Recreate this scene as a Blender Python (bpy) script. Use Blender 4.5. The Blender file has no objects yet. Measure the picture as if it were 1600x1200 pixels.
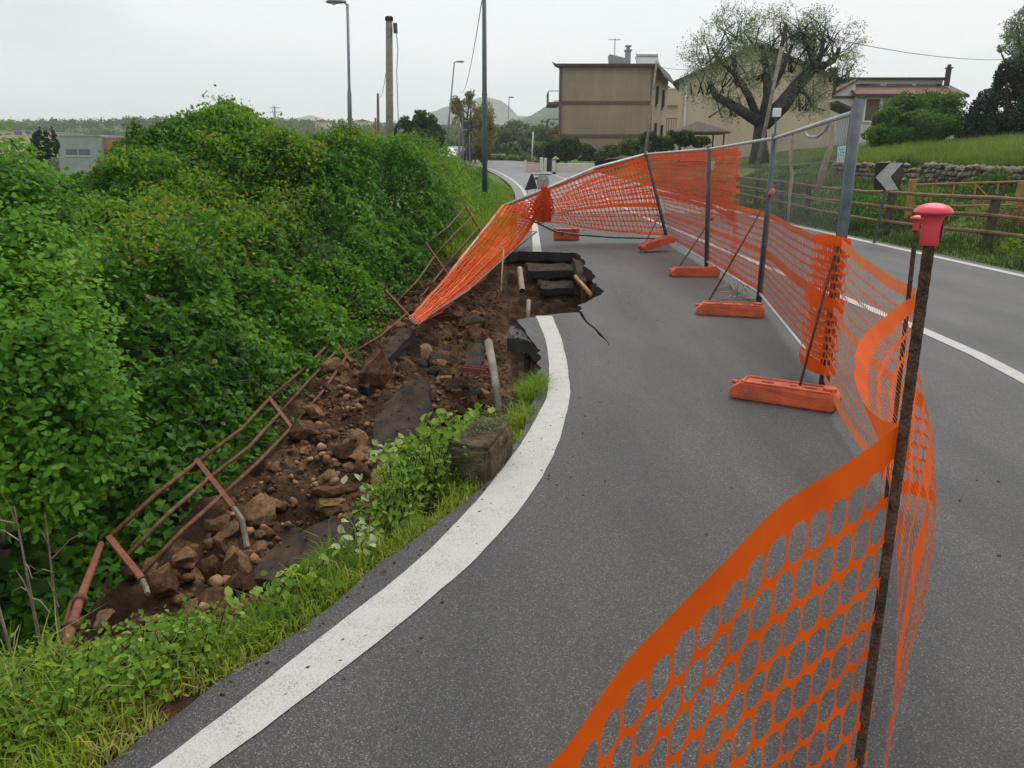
import bpy, bmesh, math, random
import numpy as np
from mathutils import Vector, Matrix, geometry

S = bpy.context.scene
COL = S.collection
# ------------------------------------------------------------------ camera
CAM_H, PITCH, FPX = 1.6, math.radians(16.0), 1200.0      # eye height, downward tilt, focal length in px of a 1600 px frame
cd = bpy.data.cameras.new('camera'); cam = bpy.data.objects.new('camera', cd); COL.objects.link(cam)
cd.sensor_width = 36; cd.sensor_fit = 'HORIZONTAL'; cd.lens = 36 * FPX / 1600
cam.location = (0, 0, CAM_H); cam.rotation_euler = (math.pi / 2 - PITCH, 0, 0)
cd.clip_start = 0.05; cd.clip_end = 9000
S.camera = cam
# ------------------------------------------------------------------ sky, sun, exposure
W = bpy.data.worlds.new('World'); S.world = W; W.use_nodes = True
nt = W.node_tree; nt.nodes.clear()
wo = nt.nodes.new('ShaderNodeOutputWorld'); bg = nt.nodes.new('ShaderNodeBackground')
sky = nt.nodes.new('ShaderNodeTexSky'); sky.sky_type = 'NISHITA'; sky.sun_disc = False
SUN_EL, SUN_AZ = math.radians(58), math.radians(35)       # azimuth from +Y towards +X
sky.sun_elevation = SUN_EL; sky.sun_rotation = SUN_AZ; sky.air_density = 1.0; sky.dust_density = 3.0
tc = nt.nodes.new('ShaderNodeTexCoord'); mp = nt.nodes.new('ShaderNodeMapping'); mp.inputs['Scale'].default_value = (1.0, 1.0, 3.2)
nz = nt.nodes.new('ShaderNodeTexNoise'); nz.inputs['Scale'].default_value = 1.7; nz.inputs['Detail'].default_value = 5; nz.inputs['Roughness'].default_value = .5
cr = nt.nodes.new('ShaderNodeValToRGB')
cr.color_ramp.elements[0].position = .36; cr.color_ramp.elements[0].color = (3.9, 4.35, 4.7, 1)
cr.color_ramp.elements[1].position = .6; cr.color_ramp.elements[1].color = (6.1, 6.25, 6.25, 1)
mx = nt.nodes.new('ShaderNodeMix'); mx.data_type = 'RGBA'; mx.inputs['Factor'].default_value = .93
nt.links.new(tc.outputs['Generated'], mp.inputs['Vector']); nt.links.new(mp.outputs['Vector'], nz.inputs['Vector'])
nt.links.new(nz.outputs['Fac'], cr.inputs['Fac'])
nt.links.new(sky.outputs['Color'], mx.inputs['A']); nt.links.new(cr.outputs['Color'], mx.inputs['B'])
nt.links.new(mx.outputs['Result'], bg.inputs['Color']); bg.inputs['Strength'].default_value = .1
nt.links.new(bg.outputs['Background'], wo.inputs['Surface'])
sl = bpy.data.lights.new('sun', 'SUN'); sl.energy = 1.5; sl.angle = math.radians(45); sl.color = (1, .965, .91)
so = bpy.data.objects.new('sun', sl); COL.objects.link(so)
sd = Vector((math.sin(SUN_AZ) * math.cos(SUN_EL), math.cos(SUN_AZ) * math.cos(SUN_EL), math.sin(SUN_EL)))
so.rotation_euler = sd.to_track_quat('Z', 'Y').to_euler(); so.location = sd * 50
vs = S.view_settings; vs.view_transform = 'Standard'; vs.look = 'None'; vs.gamma = 1; vs.exposure = 0.72; vs.use_curve_mapping = False
S.render.engine = 'CYCLES'
cy = S.cycles; cy.use_denoising = True; cy.max_bounces = 6; cy.diffuse_bounces = 3; cy.glossy_bounces = 2
cy.transmission_bounces = 4; cy.transparent_max_bounces = 8; cy.caustics_reflective = False; cy.caustics_refractive = False; cy.volume_bounces = 1
HAZE = 0.0004

# ------------------------------------------------------------------ helpers
rng = np.random.default_rng(7); random.seed(7)
V = lambda *a: np.array(a, float)

def ray(px, py):
    x = (px - 800) / FPX; y = (600 - py) / FPX
    return V(x, math.cos(PITCH) + y * math.sin(PITCH), -math.sin(PITCH) + y * math.cos(PITCH))
def P(px, py, Y):                                   # the place, Y metres ahead, that the photograph shows at a pixel
    d = ray(px, py); t = Y / d[1]; return V(d[0] * t, Y, CAM_H + d[2] * t)
def G(px, py, z=0.0):                               # the place at height z that the photograph shows at a pixel
    d = ray(px, py); t = (z - CAM_H) / d[2]; return V(d[0] * t, d[1] * t, z)

def sst(a, b, x):
    t = np.clip((np.asarray(x, float) - a) / (b - a), 0, 1); return t * t * (3 - 2 * t)
def _h(ix, iy, iz, s):
    n = (ix * 374761393 + iy * 668265263 + iz * 2147483647 + s * 974634777) & 0xffffffff
    n = ((n ^ (n >> 13)) * 1274126177) & 0xffffffff
    n = ((n ^ (n >> 16)) * 2246822519) & 0xffffffff
    return ((n ^ (n >> 15)) & 0xffff) / 65535.0
def vn3(x, y, z, s=0):                              # value noise 0..1
    x, y, z = np.broadcast_arrays(np.asarray(x, float), np.asarray(y, float), np.asarray(z, float))
    fx, fy, fz = np.floor(x), np.floor(y), np.floor(z)
    ix, iy, iz = fx.astype(np.int64), fy.astype(np.int64), fz.astype(np.int64)
    u, v, w = x - fx, y - fy, z - fz
    u, v, w = u * u * (3 - 2 * u), v * v * (3 - 2 * v), w * w * (3 - 2 * w)
    r = 0
    for a in (0, 1):
        for b in (0, 1):
            for c in (0, 1):
                r = r + _h(ix + a, iy + b, iz + c, s) * (u if a else 1 - u) * (v if b else 1 - v) * (w if c else 1 - w)
    return r
def fbm(x, y, z=0.0, s=0, o=4):
    r, a, t = 0, .5, 0
    for k in range(o):
        r = r + a * vn3(np.asarray(x) * 2**k, np.asarray(y) * 2**k, np.asarray(z) * 2**k, s + k); t += a; a *= .5
    return r / t - .5

ORG = {}
def tag(o, label=None, cat=None, group=None, kind=None):
    if label: o['label'] = label
    if cat: o['category'] = cat
    if group: o['group'] = group
    if kind: o['kind'] = kind
    return o
def thing(name, loc, label, cat, group=None):
    o = bpy.data.objects.new(name, None); COL.objects.link(o); o.location = tuple(map(float, loc)); o.empty_display_size = .2
    ORG[o.name] = np.array(loc, float)
    return tag(o, label, cat, group)
def link(name, me, parent=None):
    o = bpy.data.objects.new(name, me); COL.objects.link(o)
    if parent is not None:
        o.parent = parent; ORG[o.name] = ORG.get(parent.name, np.zeros(3))
    return o
def dup(root, loc, rz=None, label=None, group=None, scale=None):
    r = root.copy(); COL.objects.link(r); r.location = tuple(map(float, loc))
    if rz is not None: r.rotation_euler = (0, 0, rz)
    if scale is not None: r.scale = scale
    if label: r['label'] = label
    if group: r['group'] = group
    for ch in list(root.children):
        c = ch.copy(); COL.objects.link(c); c.parent = r
        for g in list(ch.children):
            d = g.copy(); COL.objects.link(d); d.parent = c
    return r
def np_mesh(name, v, faces, mat, smooth=False, tint=None):
    """v: (N,3); faces: list of int arrays (M,k) with k equal in each array"""
    me = bpy.data.meshes.new(name); v = np.asarray(v, np.float32)
    me.vertices.add(len(v)); me.vertices.foreach_set('co', v.ravel())
    idx = np.concatenate([np.asarray(f).ravel() for f in faces]).astype(np.int32)
    tot = np.concatenate([np.full(len(f), np.asarray(f).shape[1]) for f in faces]).astype(np.int32)
    st = np.concatenate([[0], np.cumsum(tot)[:-1]]).astype(np.int32)
    me.loops.add(len(idx)); me.loops.foreach_set('vertex_index', idx)
    me.polygons.add(len(tot)); me.polygons.foreach_set('loop_start', st); me.polygons.foreach_set('loop_total', tot)
    if smooth: me.polygons.foreach_set('use_smooth', np.ones(len(tot), bool))
    if tint is not None:
        a = me.attributes.new('tint', 'FLOAT', 'POINT'); a.data.foreach_set('value', np.asarray(tint, np.float32))
    me.update(calc_edges=True)
    if mat: me.materials.append(mat)
    return me
def orgof(parent): return ORG.get(parent.name, np.zeros(3)) if parent is not None else np.zeros(3)

class MB:
    def __init__(s): s.v = []; s.f = []
    def add(s, vs, fs):
        n = len(s.v); s.v += [tuple(map(float, p)) for p in vs]; s.f += [tuple(i + n for i in f) for f in fs]; return s
    def box(s, c, size, ax=None, ch=0.0):
        c = np.array(c, float); a = np.eye(3) if ax is None else np.array(ax, float); h = np.array(size, float) / 2
        if ch <= 0:
            vs = [c + a[0] * h[0] * x + a[1] * h[1] * y + a[2] * h[2] * z for z in (-1, 1) for x, y in ((-1, -1), (1, -1), (1, 1), (-1, 1))]
            return s.add(vs, [(3, 2, 1, 0), (4, 5, 6, 7), (0, 1, 5, 4), (1, 2, 6, 5), (2, 3, 7, 6), (3, 0, 4, 7)])
        k = min(ch, h.min() * .9); bm = bmesh.new(); bmesh.ops.create_cube(bm, size=2)
        for v in bm.verts: v.co = Vector((v.co.x * h[0], v.co.y * h[1], v.co.z * h[2]))
        bmesh.ops.bevel(bm, geom=bm.edges[:], offset=k, segments=1, affect='EDGES')
        bm.verts.index_update(); vs = [c + a[0] * v.co.x + a[1] * v.co.y + a[2] * v.co.z for v in bm.verts]
        fs = [[v.index for v in f.verts] for f in bm.faces]; bm.free(); return s.add(vs, fs)
    def tube(s, pts, r, n=6, cap=True):
        pts = [np.array(p, float) for p in pts]; m = len(pts); rr = [r] * m if np.isscalar(r) else list(r)
        up = V(0, 0, 1); prev = None; vs = []
        for i, p in enumerate(pts):
            t = pts[min(i + 1, m - 1)] - pts[max(i - 1, 0)]; t = t / (np.linalg.norm(t) + 1e-9)
            if prev is None:
                ref = up if abs(t[2]) < .9 else V(1, 0, 0); a = np.cross(t, ref)
            else: a = prev - t * np.dot(prev, t)
            a = a / (np.linalg.norm(a) + 1e-9); prev = a; b = np.cross(t, a)
            vs += [p + rr[i] * (a * math.cos(2 * math.pi * k / n) + b * math.sin(2 * math.pi * k / n)) for k in range(n)]
        fs = [(i * n + k, i * n + (k + 1) % n, (i + 1) * n + (k + 1) % n, (i + 1) * n + k) for i in range(m - 1) for k in range(n)]
        if cap: fs += [tuple(range(n - 1, -1, -1)), tuple(range((m - 1) * n, m * n))]
        return s.add(vs, fs)
    def lathe(s, prof, c, n=16):
        c = np.array(c, float)
        vs = [c + V(r * math.cos(2 * math.pi * k / n), r * math.sin(2 * math.pi * k / n), z) for r, z in prof for k in range(n)]
        m = len(prof)
        fs = [(i * n + k, i * n + (k + 1) % n, (i + 1) * n + (k + 1) % n, (i + 1) * n + k) for i in range(m - 1) for k in range(n)]
        fs += [tuple(range(n - 1, -1, -1)), tuple(range((m - 1) * n, m * n))]
        return s.add(vs, fs)
    def prism(s, poly, off):
        poly = [np.array(p, float) for p in poly]; off = np.array(off, float); n = len(poly)
        nrm = sum((np.cross(poly[i], poly[(i + 1) % n]) for i in range(n)), np.zeros(3))
        if np.dot(nrm, off) > 0: poly = poly[::-1]
        vs = poly + [p + off for p in poly]
        fs = [tuple(range(n)), tuple(range(2 * n - 1, n - 1, -1))] + [((i + 1) % n, i, n + i, n + (i + 1) % n) for i in range(n)]
        return s.add(vs, fs)
    def quad(s, *p): return s.add(p, [tuple(range(len(p)))])
    def build(s, name, mat, parent=None, smooth=False):
        o0 = orgof(parent)
        me = bpy.data.meshes.new(name); me.from_pydata([tuple(np.array(p) - o0) for p in s.v], [], s.f); me.update()
        if smooth: me.polygons.foreach_set('use_smooth', np.ones(len(me.polygons), bool))
        me.materials.append(mat); return link(name, me, parent)
def mb(): return MB()
def cname(o): ORG[o.name] = np.zeros(3); return o

# ------------------------------------------------------------------ materials
def nodes(name):
    m = bpy.data.materials.new(name); m.use_nodes = True; t = m.node_tree; b = t.nodes['Principled BSDF']; return m, t, b
def mat(name, c1, c2=None, scale=5.0, rough=.7, bump=0.0, bscale=None, metal=0.0, detail=6, c3=None, spec=.4, coords='Object', stretch=None, lo=.35, hi=.68):
    m, t, b = nodes(name)
    b.inputs['Roughness'].default_value = rough; b.inputs['Metallic'].default_value = metal; b.inputs['Specular IOR Level'].default_value = spec
    if c2 is None and bump == 0:
        b.inputs['Base Color'].default_value = (*c1, 1); return m
    tcn = t.nodes.new('ShaderNodeTexCoord'); vec = tcn.outputs[coords]
    if coords == 'World':
        pass
    if stretch:
        mpn = t.nodes.new('ShaderNodeMapping'); mpn.inputs['Scale'].default_value = stretch; t.links.new(vec, mpn.inputs['Vector']); vec = mpn.outputs['Vector']
    n = t.nodes.new('ShaderNodeTexNoise'); n.inputs['Scale'].default_value = scale; n.inputs['Detail'].default_value = detail; n.inputs['Roughness'].default_value = .65
    t.links.new(vec, n.inputs['Vector'])
    r = t.nodes.new('ShaderNodeValToRGB'); e = r.color_ramp.elements
    e[0].position = lo; e[0].color = (*c1, 1); e[1].position = hi; e[1].color = (*(c2 or c1), 1)
    if c3: q = e.new((lo + hi) / 2); q.color = (*c3, 1)
    t.links.new(n.outputs['Fac'], r.inputs['Fac']); t.links.new(r.outputs['Color'], b.inputs['Base Color'])
    if bump:
        n2 = t.nodes.new('ShaderNodeTexNoise'); n2.inputs['Scale'].default_value = bscale or scale * 3; n2.inputs['Detail'].default_value = 6
        t.links.new(vec, n2.inputs['Vector'])
        bp = t.nodes.new('ShaderNodeBump'); bp.inputs['Strength'].default_value = min(1, bump); bp.inputs['Distance'].default_value = .02
        t.links.new(n2.outputs['Fac'], bp.inputs['Height']); t.links.new(bp.outputs['Normal'], b.inputs['Normal'])
    return m
def leaf_mat(name, cols, trans=.45, rough=.55, spec=.2):
    """cols: list of (position, colour) over the leaf's own 'tint' (its age and kind)"""
    m, t, b = nodes(name); out = t.nodes['Material Output']
    a = t.nodes.new('ShaderNodeAttribute'); a.attribute_name = 'tint'
    r = t.nodes.new('ShaderNodeValToRGB'); e = r.color_ramp.elements
    e[0].position, e[0].color = cols[0][0], (*cols[0][1], 1); e[1].position, e[1].color = cols[-1][0], (*cols[-1][1], 1)
    for p, c in cols[1:-1]: q = e.new(p); q.color = (*c, 1)
    t.links.new(a.outputs['Fac'], r.inputs['Fac']); t.links.new(r.outputs['Color'], b.inputs['Base Color'])
    b.inputs['Roughness'].default_value = rough; b.inputs['Specular IOR Level'].default_value = spec
    tr = t.nodes.new('ShaderNodeBsdfTranslucent'); g = t.nodes.new('ShaderNodeMix'); g.data_type = 'RGBA'; g.blend_type = 'MULTIPLY'; g.inputs['Factor'].default_value = 1
    g.inputs['B'].default_value = (1.25, 1.2, .55, 1); t.links.new(r.outputs['Color'], g.inputs['A']); t.links.new(g.outputs['Result'], tr.inputs['Color'])
    ms = t.nodes.new('ShaderNodeMixShader'); ms.inputs['Fac'].default_value = trans
    t.links.new(b.outputs['BSDF'], ms.inputs[1]); t.links.new(tr.outputs['BSDF'], ms.inputs[2]); t.links.new(ms.outputs['Shader'], out.inputs['Surface'])
    return m
def asphalt_mat(name, dark=(.020, .0195, .020), light=(.056, .054, .0545), fleck=(.17, .165, .157)):
    m, t, b = nodes(name); tcn = t.nodes.new('ShaderNodeTexCoord'); vec = tcn.outputs['Object']
    v = t.nodes.new('ShaderNodeTexVoronoi'); v.inputs['Scale'].default_value = 250; t.links.new(vec, v.inputs['Vector'])
    n = t.nodes.new('ShaderNodeTexNoise'); n.inputs['Scale'].default_value = 1.1; n.inputs['Detail'].default_value = 7; n.inputs['Roughness'].default_value = .6
    mpn = t.nodes.new('ShaderNodeMapping'); mpn.inputs['Scale'].default_value = (1.6, .35, 1); t.links.new(vec, mpn.inputs['Vector']); t.links.new(mpn.outputs['Vector'], n.inputs['Vector'])
    sep = t.nodes.new('ShaderNodeSeparateColor'); t.links.new(v.outputs['Color'], sep.inputs['Color'])
    r = t.nodes.new('ShaderNodeValToRGB'); e = r.color_ramp.elements
    e[0].position = 0; e[0].color = (*dark, 1); e[1].position = 1; e[1].color = (*fleck, 1)
    q = e.new(.72); q.color = (*light, 1); q = e.new(.9); q.color = (light[0] * 1.35, light[1] * 1.35, light[2] * 1.3, 1)
    t.links.new(sep.outputs['Red'], r.inputs['Fac'])
    r2 = t.nodes.new('ShaderNodeValToRGB'); e2 = r2.color_ramp.elements; e2[0].position = .32; e2[0].color = (.60, .61, .63, 1); e2[1].position = .7; e2[1].color = (1.36, 1.32, 1.27, 1)
    t.links.new(n.outputs['Fac'], r2.inputs['Fac'])
    mm = t.nodes.new('ShaderNodeMix'); mm.data_type = 'RGBA'; mm.blend_type = 'MULTIPLY'; mm.inputs['Factor'].default_value = 1
    t.links.new(r.outputs['Color'], mm.inputs['A']); t.links.new(r2.outputs['Color'], mm.inputs['B'])
    t.links.new(mm.outputs['Result'], b.inputs['Base Color']); b.inputs['Roughness'].default_value = .62; b.inputs['Specular IOR Level'].default_value = .5
    bp = t.nodes.new('ShaderNodeBump'); bp.inputs['Strength'].default_value = .55; bp.inputs['Distance'].default_value = .004
    t.links.new(v.outputs['Distance'], bp.inputs['Height']); t.links.new(bp.outputs['Normal'], b.inputs['Normal'])
    return m
def paint_mat(name, c=(.46, .45, .42)):
    m, t, b = nodes(name); tcn = t.nodes.new('ShaderNodeTexCoord'); vec = tcn.outputs['Object']
    v = t.nodes.new('ShaderNodeTexVoronoi'); v.inputs['Scale'].default_value = 240; t.links.new(vec, v.inputs['Vector'])
    sep = t.nodes.new('ShaderNodeSeparateColor'); t.links.new(v.outputs['Color'], sep.inputs['Color'])
    n = t.nodes.new('ShaderNodeTexNoise'); n.inputs['Scale'].default_value = 9; n.inputs['Detail'].default_value = 8; t.links.new(vec, n.inputs['Vector'])
    ad = t.nodes.new('ShaderNodeMath'); ad.operation = 'MULTIPLY_ADD'; ad.inputs[1].default_value = .95; t.links.new(n.outputs['Fac'], ad.inputs[0]); t.links.new(sep.outputs['Red'], ad.inputs[2])
    r = t.nodes.new('ShaderNodeValToRGB'); e = r.color_ramp.elements; e[0].position = .34; e[0].color = (.20, .19, .175, 1); e[1].position = 1.0; e[1].color = (*c, 1)
    q = e.new(.52); q.color = (c[0] * .72, c[1] * .72, c[2] * .7, 1); q = e.new(.74); q.color = (c[0] * .85, c[1] * .85, c[2] * .84, 1)
    t.links.new(ad.outputs[0], r.inputs['Fac']); t.links.new(r.outputs['Color'], b.inputs['Base Color']); b.inputs['Roughness'].default_value = .65
    bp = t.nodes.new('ShaderNodeBump'); bp.inputs['Strength'].default_value = .4; bp.inputs['Distance'].default_value = .004
    t.links.new(v.outputs['Distance'], bp.inputs['Height']); t.links.new(bp.outputs['Normal'], b.inputs['Normal'])
    return m
def net_mat(name, c, trans=.3):
    m, t, b = nodes(name); out = t.nodes['Material Output']
    tcn = t.nodes.new('ShaderNodeTexCoord'); n = t.nodes.new('ShaderNodeTexNoise'); n.inputs['Scale'].default_value = 6; n.inputs['Detail'].default_value = 4
    t.links.new(tcn.outputs['Object'], n.inputs['Vector'])
    r = t.nodes.new('ShaderNodeValToRGB'); e = r.color_ramp.elements; e[0].position = .3; e[0].color = (c[0] * .85, c[1] * .75, c[2], 1); e[1].position = .7; e[1].color = (*c, 1)
    t.links.new(n.outputs['Fac'], r.inputs['Fac']); t.links.new(r.outputs['Color'], b.inputs['Base Color'])
    b.inputs['Roughness'].default_value = .48; b.inputs['Specular IOR Level'].default_value = .22
    tr = t.nodes.new('ShaderNodeBsdfTranslucent'); t.links.new(r.outputs['Color'], tr.inputs['Color'])
    ms = t.nodes.new('ShaderNodeMixShader'); ms.inputs['Fac'].default_value = trans
    t.links.new(b.outputs['BSDF'], ms.inputs[1]); t.links.new(tr.outputs['BSDF'], ms.inputs[2]); t.links.new(ms.outputs['Shader'], out.inputs['Surface'])
    return m

M = dict(
 asphalt=asphalt_mat('asphalt'),
 asphalt_far=mat('asphalt_pale_grey', (.13, .13, .13), (.2, .2, .2), .8, .65),  # paler grey than the near slab, for the far stretch only
 asphalt_dusty=mat('asphalt_dusty', (.018, .016, .015), (.085, .056, .036), 5, .9, .6, 120, spec=.2),
 asphalt_face=mat('asphalt_broken_face', (.012, .012, .013), (.035, .033, .033), 40, .8, .9, 90),
 paint=paint_mat('road_paint'),
 soil=mat('soil', (.028, .015, .008), (.175, .09, .042), 3.2, .95, 1.0, 38, c3=(.05, .029, .016), spec=.15, detail=10),
 verge=mat('verge_soil', (.02, .022, .01), (.06, .07, .02), 4, .95, .8, 30, spec=.1),
 field=mat('field_ground', (.06, .10, .025), (.12, .17, .045), 1.2, .95, .6, 20, spec=.1),
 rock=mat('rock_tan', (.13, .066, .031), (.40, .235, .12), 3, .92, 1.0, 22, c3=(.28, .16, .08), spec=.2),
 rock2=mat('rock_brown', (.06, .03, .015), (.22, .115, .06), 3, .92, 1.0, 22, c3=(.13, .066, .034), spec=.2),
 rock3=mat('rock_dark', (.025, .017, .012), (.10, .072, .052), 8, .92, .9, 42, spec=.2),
 wallstone=mat('wall_stone', (.10, .09, .075), (.33, .30, .26), 3.5, .95, .8, 20, spec=.2),
 wallstone2=mat('wall_stone_warm', (.13, .10, .075), (.40, .33, .26), 3.5, .95, .8, 20, spec=.2),
 concrete=mat('old_concrete', (.05, .038, .026), (.17, .135, .09), 9, .95, 1.0, 60, spec=.15, c3=(.10, .078, .05)),
 conpole=mat('pole_concrete', (.15, .14, .12), (.26, .245, .22), 6, .9, .4, 30),
 rust=mat('rusty_steel', (.08, .034, .018), (.21, .095, .048), 18, .85, .5, 60, c3=(.14, .058, .028)),
 rustred=mat('red_primer_steel', (.15, .042, .024), (.26, .085, .048), 14, .75, .4, 50),
 rebar=mat('rebar', (.05, .03, .021), (.17, .098, .062), 40, .75, .7, 160, metal=.3),
 galv=mat('galvanised_steel', (.22, .235, .245), (.38, .39, .40), 8, .5, metal=.35),
 galvdark=mat('weathered_galvanised', (.06, .075, .085), (.13, .145, .15), 8, .55, metal=.3),
 wire=mat('panel_wire', (.14, .15, .15), (.25, .26, .26), 30, .5, metal=.3),
 railbar=mat('pale_galvanised', (.42, .43, .43), (.62, .62, .61), 8, .45, metal=.25),
 net=net_mat('orange_net', (.95, .135, .006), .32),
 netfar=net_mat('orange_net_red', (.92, .145, .03), .42),
 netpale=net_mat('orange_net_pale', (.92, .26, .09), .5),
 foot=mat('foot_plastic', (.30, .075, .035), (.66, .125, .045), 6, .6, .25, 45, c3=(.56, .095, .035), detail=9),
 hole=mat('recess_shade_paint', (.10, .02, .012), (.14, .03, .02), 5, .8),  # dark red that paints the shade inside the foot slots
 cap=mat('cap_plastic', (.70, .045, .065), (.80, .08, .11), 12, .35),
 capin=mat('cap_label', (.12, .06, .12), (.2, .1, .16), 9, .4),
 wood=mat('weathered_wood', (.085, .06, .038), (.20, .15, .10), 6, .9, .6, 40, stretch=(1, 1, .2)),
 woodfence=mat('fence_wood', (.15, .085, .042), (.29, .18, .095), 5, .85, .5, 40),
 postwood=mat('fence_post_wood', (.045, .036, .027), (.13, .10, .075), 7, .9, .6, 40),
 palewood=mat('pale_wood', (.28, .215, .14), (.46, .37, .26), 5, .85, .4, 30, stretch=(1, 1, .15)),
 stake=mat('grey_wood', (.15, .125, .095), (.34, .29, .23), 7, .9, .5, 30),
 bark=mat('bark', (.035, .028, .02), (.12, .10, .075), 8, .95, .9, 30, stretch=(1, 1, .3)),
 barkolive=mat('olive_bark', (.028, .027, .024), (.10, .095, .085), 6, .95, .9, 22),
 twig=mat('dead_twig', (.16, .12, .08), (.32, .26, .18), 10, .9),
 lampgrey=mat('lamp_grey', (.17, .18, .19), (.27, .28, .285), 4, .5, metal=.2),
 greenpole=mat('green_pole', (.052, .085, .085), (.085, .125, .12), 4, .55),
 glass=mat('dark_glass', (.02, .025, .03), (.05, .06, .065), 2, .08, spec=.8),
 black=mat('black_plastic', (.012, .013, .016), (.025, .026, .03), 8, .5),
 tyre=mat('tyre', (.012, .012, .012), (.025, .025, .025), 8, .9),
 white=mat('white_paint', (.68, .69, .69), (.78, .78, .77), 3, .3),
 chrome=mat('grey_metal', (.35, .36, .37), (.5, .5, .5), 5, .3, metal=.7),
 screen=mat('windscreen', (.38, .46, .52), (.5, .58, .64), 3, .12, spec=.8),
 paper=mat('paper', (.62, .80, .76), (.70, .84, .80), 6, .7),
 papermark=mat('paper_print', (.16, .42, .44), (.26, .52, .52), 30, .7),
 whitepaper=mat('white_tag', (.72, .72, .70), (.8, .8, .78), 6, .6),
 pipe=mat('yellow_pipe', (.28, .14, .03), (.44, .24, .06), 7, .55, .2, 30),
 greypipe=mat('grey_pipe', (.17, .13, .10), (.3, .24, .19), 9, .7, .3, 40),
 rope=mat('tan_cloth', (.38, .29, .19), (.56, .45, .32), 20, .95, .5, 90),
 brownplaster=mat('brown_plaster', (.29, .225, .16), (.41, .325, .235), .45, .9, .3, 12, stretch=(1, 1, .35)),
 brownband=mat('brown_band', (.13, .085, .06), (.17, .115, .08), 3, .85),
 beigeplaster=mat('beige_plaster', (.52, .41, .28), (.62, .50, .35), .35, .9, .3, 12, stretch=(1, 1, .4)),
 creamplaster=mat('cream_plaster', (.62, .58, .47), (.72, .68, .58), 1.2, .85, .2, 10),
 pinkplaster=mat('pink_plaster', (.58, .44, .34), (.66, .52, .42), 1.2, .85),
 whiteplaster=mat('white_plaster', (.60, .575, .55), (.70, .675, .65), .8, .85),
 greyplaster=mat('grey_cladding', (.26, .29, .28), (.33, .355, .34), .6, .8),
 orangeplaster=mat('orange_plaster', (.42, .17, .085), (.50, .21, .11), .6, .85),
 roofdark=mat('roof_dark', (.045, .035, .03), (.09, .07, .06), 3, .8),
 roofred=mat('roof_red', (.11, .055, .045), (.22, .115, .09), 5, .85, .6, 14),
 shutter=mat('shutter', (.11, .065, .045), (.16, .10, .07), 3, .7),
 signback=mat('sign_back', (.035, .042, .055), (.06, .07, .085), 3, .5, metal=.2),
 signblack=mat('sign_black', (.010, .009, .009), (.02, .017, .016), 6, .35),
 signbrown=mat('sign_brown', (.06, .03, .022), (.09, .045, .033), 6, .4),
 signwhite=mat('sign_white', (.40, .39, .37), (.50, .49, .47), 8, .4),
 signblue=mat('sign_blue', (.02, .035, .10), (.04, .06, .14), 4, .4),
 rustgate=mat('rusty_gate', (.32, .15, .055), (.48, .25, .10), 9, .8, .4, 40),
 hill=mat('hill_woods', (.028, .055, .03), (.12, .15, .085), .06, .95, spec=.05, detail=10),
)
L = dict(
 thicket=leaf_mat('thicket_leaf', [(0, (.032, .09, .011)), (.45, (.074, .20, .018)), (.75, (.122, .285, .024)), (.93, (.215, .37, .035)), (1, (.22, .18, .06))]),
 scrub=leaf_mat('scrub_leaf', [(0, (.06, .15, .014)), (.5, (.13, .255, .022)), (.93, (.26, .37, .04)), (1, (.3, .2, .08))]),
 near=leaf_mat('near_tree_leaf', [(0, (.045, .14, .012)), (.5, (.095, .26, .02)), (1, (.21, .41, .035))]),
 ivy=leaf_mat('ivy_leaf', [(0, (.07, .15, .014)), (.5, (.15, .27, .022)), (1, (.33, .41, .06))], .34, .5),
 olive=leaf_mat('olive_leaf', [(0, (.09, .145, .085)), (.5, (.165, .235, .15)), (1, (.29, .37, .26))], .45),
 hedge=leaf_mat('hedge_leaf', [(0, (.03, .085, .014)), (.5, (.065, .155, .022)), (1, (.13, .24, .035))]),
 dark=leaf_mat('dark_leaf', [(0, (.01, .026, .014)), (.5, (.018, .045, .024)), (1, (.035, .08, .035))], .25),
 mid=leaf_mat('mid_leaf', [(0, (.025, .065, .02)), (.5, (.05, .10, .032)), (1, (.09, .15, .05))]),
 grey=leaf_mat('greygreen_leaf', [(0, (.08, .13, .075)), (.5, (.14, .20, .115)), (1, (.22, .28, .17))]),
 blossom=leaf_mat('bud_leaf', [(0, (.12, .13, .05)), (.5, (.21, .20, .09)), (1, (.34, .29, .19))]),
 brown=leaf_mat('brown_leaf', [(0, (.08, .06, .03)), (.5, (.14, .10, .055)), (1, (.2, .16, .08))]),
 grass=leaf_mat('grass_blade', [(0, (.08, .17, .016)), (.5, (.19, .30, .028)), (.85, (.34, .39, .05)), (1, (.42, .36, .14))], .4),
 bank=leaf_mat('bank_grass', [(0, (.03, .07, .014)), (.5, (.075, .13, .022)), (.85, (.17, .20, .04)), (1, (.30, .24, .10))], .3),
 meadow=leaf_mat('meadow_grass', [(0, (.09, .16, .03)), (.5, (.15, .22, .05)), (1, (.27, .31, .11))], .4),
 dry=leaf_mat('dry_leaf', [(0, (.16, .06, .03)), (1, (.40, .20, .11))], .2),
 pale=leaf_mat('pale_leaf', [(0, (.20, .28, .10)), (1, (.52, .56, .34))], .35, .4),
)

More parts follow.
